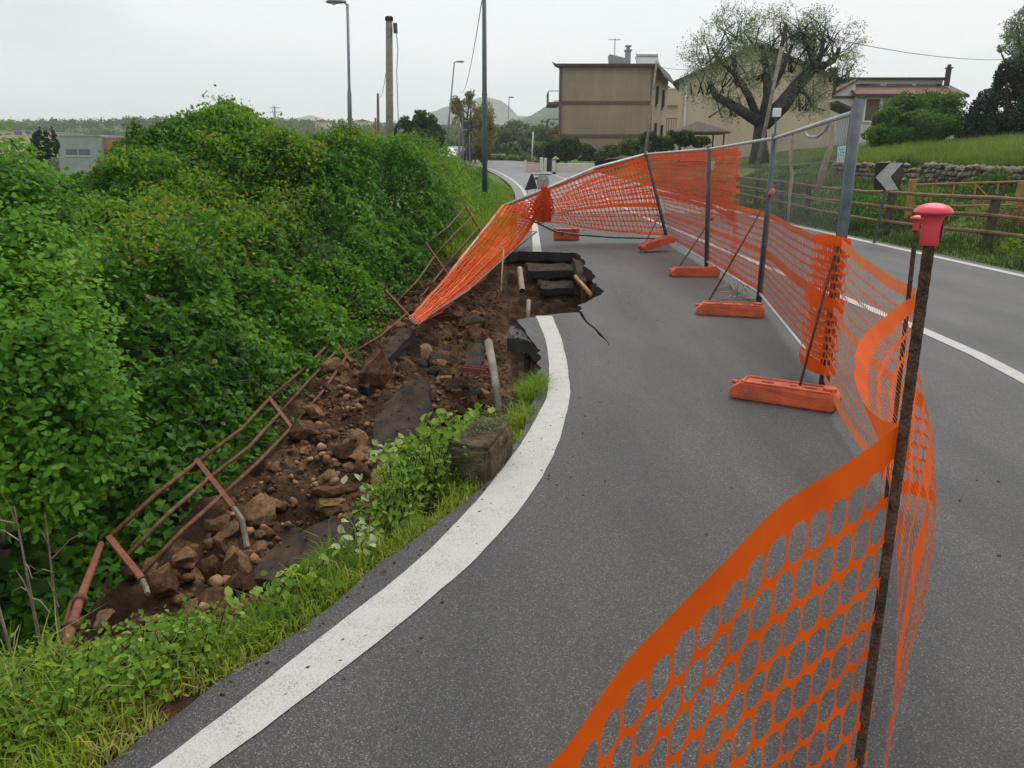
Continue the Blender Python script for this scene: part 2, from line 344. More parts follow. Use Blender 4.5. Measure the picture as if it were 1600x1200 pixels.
# ------------------------------------------------------------------ leaf and blade builders
def unit(a): return a / (np.linalg.norm(a, axis=-1, keepdims=True) + 1e-9)
def leaf_mesh(name, c, nrm, size, tint, m, aspect=.6, fold=.12, droop=.0):
    """one folded, pointed leaf per centre: 4 corner vertices raised at the sides"""
    n = len(c); nrm = unit(nrm); t = unit(np.cross(nrm, rng.normal(size=(n, 3)))); b = np.cross(nrm, t)
    s = size[:, None]; v = np.empty((n, 4, 3))
    v[:, 0] = c - t * s * .5; v[:, 2] = c + t * s * .5 - nrm * s * droop
    off = -t * s * .06 + nrm * s * fold
    v[:, 1] = c + b * s * aspect * .5 + off; v[:, 3] = c - b * s * aspect * .5 + off
    f = np.arange(n * 4).reshape(n, 4)
    return np_mesh(name, v.reshape(-1, 3), [f], m, False, np.repeat(tint, 4))
def big_leaf_mesh(name, c, nrm, size, tint, m, aspect=.75, fold=.1):
    """broader six-sided leaves for the plants close by"""
    n = len(c); nrm = unit(nrm); t = unit(np.cross(nrm, rng.normal(size=(n, 3)))); b = np.cross(nrm, t); s = size[:, None]
    v = np.empty((n, 8, 3)); bend = rng.uniform(-.12, .2, (n, 1))
    def pt(u, w, h): return c + t * s * u + b * s * w * aspect + nrm * s * h
    v[:, 0] = pt(-.5, 0, 0); v[:, 1] = pt(-.25, .36, fold * .8); v[:, 2] = pt(.08, .44, fold); v[:, 3] = pt(.5, 0, -.0) - nrm * s * bend
    v[:, 4] = pt(.08, -.44, fold); v[:, 5] = pt(-.25, -.36, fold * .8); v[:, 6] = pt(-.2, 0, -.02); v[:, 7] = pt(.12, 0, -.02)
    k = np.arange(n)[:, None] * 8
    q = np.concatenate([k + np.array([[0, 6, 1, 1]])[:, :3], k + np.array([[0, 5, 6]]), k + np.array([[7, 3, 2]]), k + np.array([[7, 4, 3]])])
    q4 = np.concatenate([k + np.array([[6, 7, 2, 1]]), k + np.array([[6, 5, 4, 7]])])
    return np_mesh(name, v.reshape(-1, 3), [q, q4], m, False, np.repeat(tint, 8))
def blade_mesh(name, base, h, lean, width, tint, m):
    n = len(base); ang = rng.uniform(0, 2 * np.pi, n); d = np.stack([np.cos(ang), np.sin(ang), 0 * ang], 1); sd_ = np.stack([-np.sin(ang), np.cos(ang), 0 * ang], 1)
    a2 = rng.uniform(0, 2 * np.pi, n); sd_ = unit(sd_ + .6 * np.stack([np.cos(a2), np.sin(a2), 0 * a2], 1))
    h_, l_, w_ = h[:, None], lean[:, None], width[:, None]; up = V(0, 0, 1)
    v = np.empty((n, 5, 3)); v[:, 0] = base - sd_ * w_ * .5; v[:, 1] = base + sd_ * w_ * .5
    mid = base + d * l_ * h_ * .35 + up * h_ * .62; v[:, 2] = mid + sd_ * w_ * .38; v[:, 3] = mid - sd_ * w_ * .38
    v[:, 4] = base + d * l_ * h_ * 1.05 + up * h_ * (1 - .35 * l_)
    k = np.arange(n)[:, None] * 5
    return np_mesh(name, v.reshape(-1, 3), [k + np.array([[0, 1, 2, 3]]), k + np.array([[3, 2, 4]])], m, False, np.repeat(tint, 5))

# ================================================================== LARGE STRUCTURE
# ------------------------------------------------------------------ the lie of the land
def zroad(y): return 2.0 * sst(22, 95, y)
def xcen(y): return 4.0 - .003 * np.clip(np.asarray(y, float) - 35, 0, None)**2 * (np.asarray(y) < 130) - 27.1 * (np.asarray(y) >= 130)
EDGE_Y = [-4, -2, 0, 1.0, 1.74, 2.08, 2.39, 2.77, 3.43, 3.92, 4.56, 5.58, 6.37, 6.86, 8.05, 14.5, 21, 30]
EDGE_X = [-5.5, -4.0, -2.4, -1.63, -1.13, -.96, -.75, -.6, -.25, -.07, .08, .19, .25, .22, .08, -.02, .12, .15]
def xedge(y): return np.where(np.asarray(y) < 30, np.interp(y, EDGE_Y, EDGE_X), xcen(y) - 3.85)
DC = [-1, 0, .12, .4, .9, 1.5, 2.2, 3.2, 5, 9, 16]
TB = [(-4, [-.2, -.02, -.03, -.05, -.14, -.5, -1.2, -2.0, -2.6, -2.6, -2.5]),
      (2.3, [-.2, -.02, -.03, -.05, -.14, -.6, -1.3, -2.0, -2.6, -2.6, -2.5]),
      (2.62, [-.2, -.02, -.03, -.13, -.78, -1.0, -1.25, -1.9, -2.5, -2.5, -2.5]),
      (3.3, [-.2, -.02, -.04, -.11, -.78, -.98, -1.15, -1.8, -2.4, -2.4, -2.4]),
      (4.0, [-.2, -.03, -.05, -.12, -.76, -.98, -1.05, -1.6, -2.2, -2.3, -2.3]),
      (4.8, [-.2, -.03, -.06, -.22, -.78, -.94, -.95, -1.4, -2.1, -2.2, -2.2]),
      (5.5, [-.2, -.05, -.12, -.58, -.88, -.95, -.84, -1.2, -1.9, -2, -2]),
      (7.0, [-.2, -.2, -.8, -1.08, -1.12, -1.05, -.92, -1.1, -1.6, -1.8, -1.8]),
      (8.05, [-.2, -.9, -1.15, -1.2, -1.12, -1.0, -.86, -1.0, -1.5, -1.6, -1.6]),
      (9.2, [-.2, -1.25, -1.2, -1.12, -1.0, -.9, -.8, -1.0, -1.4, -1.5, -1.5]),
      (11.3, [-.2, -.95, -.95, -.92, -.8, -.7, -.65, -.9, -1.2, -1.3, -1.3]),
      (13.4, [-.2, -.5, -.5, -.5, -.45, -.35, -.3, -.5, -.8, -1, -1]),
      (14.6, [-.2, -.22, -.2, -.2, -.2, -.1, 0, -.2, -.5, -1, -1]),
      (16.5, [-.2, -.02, 0, .05, .15, .25, .2, 0, -.5, -1, -1]),
      (26, [-.2, -.02, 0, .1, .2, .2, .1, 0, -.5, -1, -1])]
TBY = np.array([r[0] for r in TB], float); TBZ = np.array([r[1] for r in TB])
HOLE = [(.05, 8.05), (.20, 8.20), (.35, 8.31), (.52, 8.42), (.75, 8.49), (.80, 9.0), (1.05, 9.55), (1.21, 9.98), (1.14, 10.7), (1.24, 11.48), (1.16, 12.6), (1.25, 13.4), (1.20, 14.48), (.75, 14.6), (.12, 14.75), (-.10, 14.3)]
def inside(poly, x, y):
    x, y = np.asarray(x, float), np.asarray(y, float); r = np.zeros(x.shape, bool); n = len(poly)
    for i in range(n):
        x0, y0 = poly[i]; x1, y1 = poly[(i + 1) % n]
        c = ((y0 > y) != (y1 > y)) & (x < (x1 - x0) * (y - y0) / (y1 - y0 + 1e-12) + x0); r ^= c
    return r
def zleft(x, y, noise=True):
    x, y = np.broadcast_arrays(np.asarray(x, float), np.asarray(y, float)); d = xedge(y) - x
    yc = np.clip(y, -4, 25.99); i = np.clip(np.searchsorted(TBY, yc, side='right') - 1, 0, len(TBY) - 2)
    w = (yc - TBY[i]) / (TBY[i + 1] - TBY[i])
    dcl = np.clip(d, -1, 16); j = np.clip(np.searchsorted(DC, dcl, side='right') - 1, 0, len(DC) - 2); dc = np.array(DC)
    u = (dcl - dc[j]) / (dc[j + 1] - dc[j])
    z = (TBZ[i, j] * (1 - u) + TBZ[i, j + 1] * u) * (1 - w) + (TBZ[i + 1, j] * (1 - u) + TBZ[i + 1, j + 1] * u) * w
    z = np.where(d < -.05, -.24, np.where(d < 0, np.minimum(z, -.03), z))
    hz = np.interp(y, [8, 10, 12, 13.5, 14.7], [-1.75, -1.5, -1.1, -.72, -.34])
    z = np.where(inside(HOLE, x, y), hz + .04, z)
    if noise:
        c = sst(2.4, 3.4, y) * (1 - sst(14.2, 15.2, y)) * (sst(.05, .3, d) | 0 if False else np.maximum(sst(.05, .3, d), inside(HOLE, x, y)))
        z = z + c * (fbm(x * 1.6, y * 1.6, 0, 3, 3) * .34 + fbm(x * 5, y * 5, 0, 9, 3) * .26 + np.abs(fbm(x * 11, y * 11, 0, 21, 3)) * .16)
        z = z + (1 - c) * np.where(d > .1, fbm(x * 2, y * 2, 0, 5, 3) * .06, 0)
    return z + zroad(y) * (y > 22)
def zright(x, y):
    s = np.asarray(x, float) - (xcen(y) + 3.85); y = np.asarray(y, float)
    wall = sst(13, 15, y) * (1 - sst(36, 40, y))
    a = np.interp(s, [-9, 0, .9, 5.6, 5.75, 9, 14, 30, 100], [-.15, -.02, .03, 1.0, 1.5, 2.0, 2.5, 3.0, 4])
    b = np.interp(s, [-9, 0, .9, 6, 13, 30, 100], [-.15, -.02, .03, 1.2, 2.2, 2.9, 4])
    return a * wall + b * (1 - wall) + zroad(y) * .4 + np.where(s > .3, fbm(x * .5, y * .5, 0, 31, 3) * .3 * sst(.3, 3, s), 0)
def zfar(x, y):
    x, y = np.asarray(x, float), np.asarray(y, float)
    s = xcen(np.minimum(y, 129)) - x
    left = zroad(y) * (1 - sst(6, 14, s)) + np.interp(s, [3.9, 5, 8, 16, 40], [-.1, .1, -.6, -1.6, -3])
    right = zright(x, y)
    z = np.where(s > 3.85, left, np.where(s < -3.85, right, zroad(y) - .12))
    ridge = 21 * sst(170, 520, y) + fbm(x * .006, y * .006, 0, 51, 3) * 12 * sst(200, 500, y)
    return z * (1 - sst(150, 300, y)) + ridge + np.where(y > 600, -25 * sst(600, 900, y), 0)
def grid_obj(name, xs, ys, zf, m, parent=None, keep=None, smooth=True):
    X, Y = np.meshgrid(xs, ys); Z = zf(X, Y); nx, ny = len(xs), len(ys)
    v = np.stack([X, Y, Z], -1).reshape(-1, 3); i = np.arange(nx * ny).reshape(ny, nx)
    f = np.stack([i[:-1, :-1], i[:-1, 1:], i[1:, 1:], i[1:, :-1]], -1).reshape(-1, 4)
    if keep is not None:
        cx = (X[:-1, :-1] + X[1:, 1:]).ravel() / 2; cyy = (Y[:-1, :-1] + Y[1:, 1:]).ravel() / 2; f = f[keep(cx, cyy)]
    return tag(link(name, np_mesh(name, v, [f], m, smooth), parent), kind='structure')
soil = grid_obj('landslide_ground', np.arange(-3.4, 1.45, .03), np.arange(1.0, 17.0, .04), zleft, M['soil'])
grid_obj('verge_ground', np.arange(-17, 1.2, .15), np.concatenate([np.arange(-4, 1.1, .12), np.arange(1.1, 26.2, .25)]), lambda x, y: zleft(x, y) - .03 * ((x > -3.3) & (x < 1.4) & (y > 1.1) & (y < 16.9)), M['verge'],
         keep=lambda x, y: ~((x > -3.3) & (x < 1.4) & (y > 1.1) & (y < 16.9)) & (x < xedge(y) + .15))
grid_obj('grass_bank', np.concatenate([np.arange(7.6, 16, .16), np.arange(16, 60, 1.2)]), np.concatenate([np.arange(-4, 40, .25), np.arange(40, 62, 1)]), zright, M['field'],
         keep=lambda x, y: x > xcen(y) + 3.6)
grid_obj('far_ground', np.concatenate([np.arange(-1500, -80, 40), np.arange(-80, 80, 2), np.arange(80, 1500, 40)]), np.concatenate([np.arange(-60, 26, 4), np.arange(26, 130, 1.0), np.arange(130, 2500, 30)]),
         lambda x, y: np.where(y < 26, np.where(np.abs(x - 20) < 45, -3.2, -2.6), zfar(x, y) - .02), M['field'],
         keep=lambda x, y: ~((x > 7.8) & (x < 59) & (y < 61)))

# ------------------------------------------------------------------ road: slab with a broken edge and the bite of the hole
def jag(a, b, n, amp):
    a, b = V(*a), V(*b); t = b - a; nn = V(-t[1], t[0]) / (np.linalg.norm(t) + 1e-9)
    return [tuple(a + t * k / n + nn * random.uniform(-amp, amp) * (0 < k < n)) for k in range(n)]
left = []
ys = [y for y in EDGE_Y if y <= 8.05]; xs = [x for x, y in zip(EDGE_X, EDGE_Y) if y <= 8.05]
for k in range(len(ys) - 1): left += jag((xs[k], ys[k]), (xs[k + 1], ys[k + 1]), 2 if ys[k] < 1 else 5, .012 if ys[k] < 4.6 else .035)
hl = HOLE[:5]
for a, b in zip(hl[:-1], hl[1:]): left += jag(a, b, 3, .02)
# the crack that runs back from the corner of the slab, an open wedge a few centimetres wide
ck = [G(905, 488)[:2], G(915, 502)[:2], G(928, 512)[:2], G(938, 522)[:2], G(948, 533)[:2], G(955, 543)[:2]]
left += [tuple(ck[0])]
for k in range(1, 6):
    left += [tuple((ck[k - 1] + ck[k]) / 2 + V(-.006 - .002 * (5 - k), random.uniform(-.03, .03))), tuple(ck[k] + V(-.003 * (5 - k) + random.uniform(-.022, .01), random.uniform(-.02, .02)))]
for k in range(4, 0, -1):
    left += [tuple(ck[k] + V(.006 + .002 * (5 - k), random.uniform(-.01, .01)))]
hr = [(.785, 8.54)] + HOLE[5:]
for a, b in zip(hr[:-1], hr[1:]): left += jag(a, b, 6, .035)
left += [(-.10, 14.3), (-.06, 14.8)]
left += [(-.02, 15.5), (.02, 17), (.06, 19), (.12, 21), (.15, 26)]
right = [(7.86, 26), (7.86, 15), (7.86, -4)]
poly = left + right
def slab(name, poly2, ztop, th, mt, ms, parent=None):
    me = bpy.data.meshes.new(name); n = len(poly2)
    tris = geometry.tessellate_polygon([[Vector((x, y, 0)) for x, y in poly2]])
    ar = sum(poly2[i][0] * poly2[(i + 1) % n][1] - poly2[(i + 1) % n][0] * poly2[i][1] for i in range(n))
    v = [(x, y, ztop) for x, y in poly2] + [(x + random.uniform(-.03, .03) * .5, y, ztop - th * random.uniform(.85, 1.1)) for x, y in poly2]
    f = []
    for t in tris:
        a, b, c = [poly2[i] for i in t]
        f.append(tuple(t) if (b[0] - a[0]) * (c[1] - a[1]) - (b[1] - a[1]) * (c[0] - a[0]) > 0 else tuple(t)[::-1])
    nt_ = len(f)
    for i in range(n):
        j = (i + 1) % n
        f.append((i, n + i, n + j, j) if ar > 0 else (j, n + j, n + i, i))
    me.from_pydata(v, [], f); me.materials.append(mt); me.materials.append(ms)
    for k in range(nt_, len(f)): me.polygons[k].material_index = 1
    me.update(); return link(name, me, parent)
road = tag(slab('road', poly, 0.0, .17, M['asphalt'], M['asphalt_face']), kind='structure')
def strip(name, ys_, x0f, x1f, zf, m, parent=None):
    v = []; f = []
    for k, y in enumerate(ys_): v += [(float(x0f(y)), float(y), float(zf(y))), (float(x1f(y)), float(y), float(zf(y)))]
    f = [(2 * k, 2 * k + 1, 2 * k + 3, 2 * k + 2) for k in range(len(ys_) - 1)]
    me = bpy.data.meshes.new(name); me.from_pydata(v, [], f); me.materials.append(m); me.update(); return link(name, me, parent)
froad = tag(strip('far_road', np.arange(25.9, 128, 1.5), lambda y: xcen(y) - 3.85, lambda y: xcen(y) + 3.86, lambda y: zroad(y) - .004, M['asphalt_far']), kind='structure')
# painted lines
LY = [-2.5, -1, 0, .9, 1.74, 2.3, 2.87, 3.43, 3.83, 4.33, 5.25, 6.16, 7.12, 8.27]
LX0 = [-4.2, -3.05, -2.3, -1.60, -.98, -.695, -.395, -.19, -.07, .07, .255, .31, .32, .26]
LX1 = [-4.0, -2.87, -2.12, -1.44, -.825, -.475, -.16, .06, .175, .285, .42, .46, .47, .44]
yy = np.concatenate([np.arange(-2.5, 8.24, .06), [8.27]])
def lsm(xs_): 
    w = np.interp(yy, LY, xs_)
    for _ in range(10): w[1:-1] = (w[:-2] + 2 * w[1:-1] + w[2:]) / 4
    return w
l0, l1 = lsm(LX0), lsm(LX1); wob = fbm(yy * 9, 0, 0, 77, 3) * .009
strip('edge_line', yy, lambda y: np.interp(y, yy, l0 + wob), lambda y: np.interp(y, yy, l1 - wob), lambda y: .004, M['paint'], road)
strip('edge_line', np.arange(14.66, 26, .5), lambda y: np.interp(y, [14.6, 21.6, 26], [.39, .55, .55]), lambda y: np.interp(y, [14.6, 21.6, 26], [.56, .70, .70]), lambda y: .004, M['paint'], road)
strip('edge_line', np.arange(26, 110, 1.5), lambda y: xcen(y) - 3.45, lambda y: xcen(y) - 3.28, lambda y: zroad(y) + .008, M['paint'], froad)
strip('edge_line', np.arange(-4, 26, 1.), lambda y: 7.50, lambda y: 7.66, lambda y: .004, M['paint'], road)
strip('edge_line', np.arange(26, 110, 1.5), lambda y: xcen(y) + 3.46, lambda y: xcen(y) + 3.62, lambda y: zroad(y) + .008, M['paint'], froad)
strip('centre_line', np.arange(-4, 26, .5), lambda y: np.interp(y, [-4, 5.6, 6.4, 7.7, 26], [3.5, 3.86, 3.98, 4.04, 4.05]), lambda y: np.interp(y, [-4, 5.6, 6.4, 7.7, 26], [3.64, 4.0, 4.12, 4.18, 4.19]), lambda y: .004, M['paint'], road)
strip('centre_line', np.arange(26, 110, 1.5), lambda y: xcen(y) + .03, lambda y: xcen(y) + .17, lambda y: zroad(y) + .008, M['paint'], froad)

# ------------------------------------------------------------------ hills far off
def hillmesh(name, cx, cy_, rx, ry, h, seed, base=-5):
    n = 70; u = np.linspace(-1, 1, n); X, Y = np.meshgrid(u, u); r = np.sqrt(X**2 + Y**2)
    Z = h * np.clip(1 - r, 0, 1)**1.15 * (1 + fbm(X * 3, Y * 3, 0, seed, 4) * .7) + base + fbm(X * 30, Y * 30, 0, seed + 5, 2) * h * .035
    i = np.arange(n * n).reshape(n, n); f = np.stack([i[:-1, :-1], i[:-1, 1:], i[1:, 1:], i[1:, :-1]], -1).reshape(-1, 4)
    return tag(link(name, np_mesh(name, np.stack([cx + X * rx, cy_ + Y * ry, Z], -1).reshape(-1, 3), [f], M['hill'], True)), kind='structure')
c = P(752, 255, 1700); hillmesh('hill', c[0], 1700, 330, 330, 150, 61)
c = P(870, 255, 900); hillmesh('hill', c[0], 900, 260, 160, 62, 64)
c = P(1075, 255, 620); hillmesh('hill', c[0], 620, 150, 120, 64, 66)
c = P(450, 255, 2300); hillmesh('hill', c[0], 2300, 500, 300, 145, 68)

# ------------------------------------------------------------------ buildings
def house_h1():
    Y = 68.; a = P(875, 105, Y); b = P(1021, 105, Y); zt = a[2]; x0, x1 = a[0], b[0]; zb = 2.0
    t = thing('apartment_house', ((x0 + x1) / 2, Y, zb), 'brown plastered two-storey house with flat eaves and a solar water tank on its roof', 'house')
    dx = 8.6; D = 9.0; sk = 3.0
    w = mb(); w.prism([(x0, Y, zb), (x1, Y, zb), (x1 + dx * .35, Y + D, zb), (x0 + dx * .35, Y + D, zb)], (0, 0, zt - zb)); w.build('wall', M['brownplaster'], t)
    for py in (160.5, 212.5):
        z = P(900, py, Y)[2]; m = mb(); m.box(((x0 + x1) / 2, Y - .03, z), (x1 - x0 + .1, .1, .28)); m.build('floor_band', M['brownband'], t)
    m = mb(); m.tube([(x0 + .05, Y - .1, zb), (x0 + .05, Y - .1, zt)], .13, 6); m.build('drainpipe', M['brownband'], t)
    m = mb(); m.tube([(x1 - .05, Y - .1, zb), (x1 - .05, Y - .1, zt)], .1, 6); m.build('drainpipe', M['brownband'], t)
    r = mb(); r.prism([(x0 - .5, Y - .55, zt), (x1 + .1, Y - .55, zt), (x1 + .1 + sk, Y + D, zt), (x0 - .5 + sk, Y + D, zt)], (0, 0, .22))
    r.prism([(x1 + .1, Y - .55, zt + .2), (x1 + .75, Y - .55, zt - .75), (x1 + .75 + sk, Y + D, zt - .75), (x1 + .1 + sk, Y + D, zt + .2)], (0, 0, .18))
    r.prism([(x0 - .55, Y - .55, zt + .1), (x0 - .72, Y - .55, zt + .36), (x0 - .55, Y - .55, zt + .22)], (sk, D, 0))
    roof = r.build('roof', M['roofdark'], t)
    c = P(981, 88, Y + 3); m = mb(); m.box((c[0], Y + 3, zt + .8), (.44, .44, 1.6)); m.box((c[0], Y + 3, zt + 1.66), (.6, .6, .12)); m.box((c[0], Y + 3, zt + 1.85), (.3, .3, .26)); m.box((c[0], Y + 3, zt + 2.02), (.52, .52, .08)); m.build('chimney', M['greyplaster'], roof)
    c = P(962, 95, Y + 4); m = mb(); m.prism([(c[0] - .75, Y + 1.2, zt + .2), (c[0] + .9, Y + 1.2, zt + .2), (c[0] + .9, Y + 1.2, zt + .75), (c[0] - .85, Y + 1.2, zt + 1.15)], (0, 1.4, 0)); m.build('roof_hut', M['greyplaster'], roof)
    c = P(1011, 90, Y + 2); m = mb()
    m.tube([(c[0] - .85, Y + 2.4, zt + 1.15), (c[0] + .95, Y + 2.4, zt + 1.15)], .31, 12); m.build('water_tank', M['chrome'], roof)
    m = mb(); m.prism([(c[0] - 1.0, Y + .9, zt + .3), (c[0] + .9, Y + .9, zt + .3), (c[0] + .9, Y + 2.2, zt + 1.0), (c[0] - 1.0, Y + 2.2, zt + 1.0)], (0, -.05, .08)); m.build('solar_panel', M['greyplaster'], roof)
    c = P(961, 60, Y + 4); m = mb(); m.tube([(c[0], Y + 4, zt), (c[0], Y + 4, c[2])], .04, 5); m.tube([(c[0] - .55, Y + 4, c[2] - .1), (c[0] + .5, Y + 4, c[2] - .1)], .03, 4)
    for k in range(4): m.tube([(c[0] - .5 + .25 * k, Y + 3.75, c[2] - .1), (c[0] - .5 + .25 * k, Y + 4.25, c[2] - .1)], .02, 4)
    m.build('aerial', M['galv'], roof)
    for py, in ((163,), (206,)):   # balconies on the street side
        z = P(870, py, Y + 1.5)[2]; m = mb(); m.box((x0 - .45, Y + 2.4, z), (.95, 3.4, .25)); bal = m.build('balcony', M['brownband'], t)
        m = mb()
        for k in range(8): m.tube([(x0 - .88, Y + .8 + .46 * k, z + .1), (x0 - .88, Y + .8 + .46 * k, z + 1.0)], .022, 4)
        m.tube([(x0 - .88, Y + .75, z + 1.0), (x0 - .88, Y + 4.1, z + 1.0)], .03, 4); m.tube([(x0, Y + .75, z + 1.0), (x0 - .88, Y + .75, z + 1.0)], .03, 4)
        m.build('railing', M['galvdark'], bal)
    for k, zz in enumerate((zt - 2.0, zt - 5.0)):
        for q in (2.4, 6.0):
            xw = x1 + dx * .35 * q / D + .03; m = mb(); m.box((xw, Y + q, zz), (.1, 1.1, 1.5)); wd = m.build('window', M['shutter'], t)
            m = mb(); m.box((xw + .03, Y + q, zz - .82), (.25, 1.4, .1)); m.build('sill', M['whiteplaster'], wd)
house_h1()
def house_h2():
    Y = 55.; zb = 1.8; xl = P(1062, 120, Y)[0]; xr = P(1303, 120, Y)[0]; pk = P(1183, 68, Y); zl = P(1066, 128, Y)[2]; zr = P(1300, 124, Y)[2]; D = 10.
    t = thing('gabled_house', ((xl + xr) / 2, Y, zb), 'large beige house showing a blank gable wall behind the olive tree', 'house')
    w = mb(); w.prism([(xl, Y, zb), (xr, Y, zb), (xr, Y, zr), (pk[0], Y, pk[2] - .25), (xl, Y, zl)], (2.9, D, 0)); w.build('wall', M['beigeplaster'], t)
    r = mb()
    for (xa, za, s) in ((xl, zl, -1), (xr, zr, 1)):
        d = unit(V(xa - pk[0], 0, za - pk[2])); e = V(xa, 0, za) + d * .55
        r.prism([(pk[0], Y - .4, pk[2] - .22), (e[0], Y - .4, e[2]), (e[0], Y - .4, e[2] + .24), (pk[0], Y - .4, pk[2] + .06)], (3.1, D + .8, 0))
    roof = r.build('roof', M['roofdark'], t)
    c = P(1307, 120, Y); m = mb(); m.box((c[0], Y + .6, c[2] - .3), (.42, .5, 1.6)); m.box((c[0], Y + .6, c[2] + .55), (.62, .7, .14)); m.build('chimney', M['roofdark'], roof)
    c = P(1071, 150, Y); m = mb(); m.tube([(c[0], Y - .15, zb), (c[0], Y - .15, zl - .1), (c[0] - .35, Y - .35, zl + .25)], .07, 6); m.build('drainpipe', M['whiteplaster'], t)
    c = P(1302, 178, Y)   # lean-to porch at the right corner
    m = mb(); m.prism([(c[0] - .3, Y - 1.3, c[2] + .55), (c[0] + 1.2, Y - 1.3, c[2] - .05), (c[0] + 1.2, Y - 1.3, c[2] + .1), (c[0] - .3, Y - 1.3, c[2] + .75)], (0, 2.5, 0)); m.build('porch_roof', M['roofdark'], t)
    m = mb(); m.tube([(c[0] + 1.0, Y - 1.1, zb), (c[0] + 1.0, Y - 1.1, c[2])], .07, 6); m.build('post', M['shutter'], t)
house_h2()
def house_small():
    Y = 82.; x0 = P(1027, 200, Y)[0]; x1 = P(1068, 200, Y)[0]; zb = 2.2; zt = P(1045, 146, Y)[2]
    t = thing('small_house', ((x0 + x1) / 2, Y, zb), 'small peach house with a balcony squeezed between the brown and beige houses', 'house')
    m = mb(); m.box(((x0 + x1) / 2, Y + 4, (zt + zb) / 2), (x1 - x0, 8, zt - zb)); m.build('wall', M['pinkplaster'], t)
    c = P(1036, 142, Y); m = mb(); m.prism([(x0 - .2, Y - .4, zt), (c[0] + 1.5, Y - .4, zt), (c[0] + .3, Y - .4, zt + .75)], (0, 8.6, 0)); m.build('roof', M['roofdark'], t)
    m = mb(); m.box((P(1057, 150, Y)[0], Y + 2, zt - .4), (2.2, 5, 1.5)); m.build('upper_room', M['beigeplaster'], t)
    m = mb(); m.box((P(1057, 150, Y)[0], Y + 2, zt + .42), (2.5, 5.2, .14)); m.build('roof_edge', M['whiteplaster'], t)
    z = P(1045, 207, Y)[2]; m = mb(); m.box(((x0 + x1) / 2, Y - .5, z - .15), (x1 - x0, 1.0, .2)); bal = m.build('balcony', M['beigeplaster'], t)
    m = mb()
    for k in range(12): xx = x0 + (x1 - x0) * k / 11; m.tube([(xx, Y - .95, z), (xx, Y - .95, z + 1.3)], .03, 4)
    m.tube([(x0, Y - .95, z + 1.3), (x1, Y - .95, z + 1.3)], .035, 4); m.build('railing', M['galvdark'], bal)
house_small()
def house_h3():
    Y = 60.; zb = 2.6
    a = P(1343, 120, Y); b = P(1500, 120, Y); x0, x1 = a[0], b[0]; zr = P(1400, 120, Y)[2]; ze = P(1400, 149, Y)[2]; zm = P(1400, 131, Y)[2]
    t = thing('white_house', ((x0 + x1) / 2, Y, zb), 'white house with a red tiled lower roof and flat upper storey behind the hedge', 'house')
    m = mb(); m.box(((x0 + x1) / 2, Y + 4, (zb + ze) / 2), (x1 - x0, 8, ze - zb)); m.build('wall', M['whiteplaster'], t)
    m = mb(); m.box(((x0 + x1) / 2, Y + 5, (ze + zr) / 2), (x1 - x0 - .3, 6, zr - ze)); m.build('upper_wall', M['whiteplaster'], t)
    m = mb(); m.box(((x0 + x1) / 2 - .1, Y + 4.9, zr + .05), (x1 - x0 + .3, 6.6, .16)); m.build('roof_slab', M['roofdark'], t)
    # sloping red roof in stepped courses
    r = mb(); n = 7
    for k in range(n):
        y0 = Y - .5 + 2.55 * k / n; z0 = ze + (zm - ze) * k / n; z1 = ze + (zm - ze) * (k + 1) / n
        r.prism([(x0 - .3, y0, z0 - .02), (x1 + .5, y0, z0 - .02), (x1 + .5, y0 + .5, z1 + .03), (x0 - .3, y0 + .5, z1 + .03)], (0, -.02, .09))
    r.build('tiled_roof', M['roofred'], t)
    m = mb(); m.box(((x0 + x1) / 2 + .1, Y - .58, ze - .08), (x1 - x0 + .9, .14, .2)); m.build('gutter', M['roofdark'], t)
    zc = (zm + zr) / 2 - .12
    for fr in (0.07, .4, .7):
        xa = x0 + (x1 - x0) * fr; m = mb(); m.box((xa + 1.0, Y + 1.97, zc - .1), (1.9, .1, .34)); m.build('window', M['glass'], t)
    for px, py, w_, h_ in ((1362, 172, 1.0, 1.5), (1479, 172, 1.0, 1.3)):
        c = P(px, py, Y); m = mb(); m.box((c[0], Y - .02, c[2]), (w_, .12, h_)); wd = m.build('window', M['shutter'], t)
        m = mb()
        for sx in (-1, 1): m.box((c[0] + sx * (w_ / 2 + .06), Y - .05, c[2]), (.12, .14, h_ + .24))
        m.box((c[0], Y - .05, c[2] + h_ / 2 + .06), (w_, .14, .12)); m.box((c[0], Y - .08, c[2] - h_ / 2 - .06), (w_, .2, .12)); m.build('frame', M['white'], wd)
    c = P(1499, 112, Y); m = mb(); m.box((c[0] - .05, Y + 1.4, zr + .1), (.28, .3, 1.2)); m.box((c[0] - .05, Y + 1.4, zr + .75), (.42, .42, .1)); m.box((c[0] - .05, Y + 1.4, zr + .9), (.2, .2, .2)); m.build('chimney', M['roofdark'], t)
    # lower wing on the left with a single pitch
    xa = P(1299, 150, Y)[0]; z1 = P(1343, 127, Y)[2]; z2 = P(1300, 148, Y)[2]
    m = mb(); m.prism([(xa, Y + .5, zb), (x0, Y + .5, zb), (x0, Y + .5, z1), (xa, Y + .5, z2 - .2)], (0, 7, 0)); m.build('wing_wall', M['whiteplaster'], t)
    m = mb(); m.prism([(xa - .4, Y + .2, z2 - .32), (x0, Y + .2, z1), (x0, Y + .2, z1 + .18), (xa - .4, Y + .2, z2 - .14)], (0, 7.5, 0)); m.build('wing_roof', M['roofred'], t)
    m = mb(); m.box(((xa + x0) / 2, Y + .46, P(1320, 151, Y)[2]), (x0 - xa, .12, .16)); m.build('string_course', M['roofdark'], t)
house_h3()
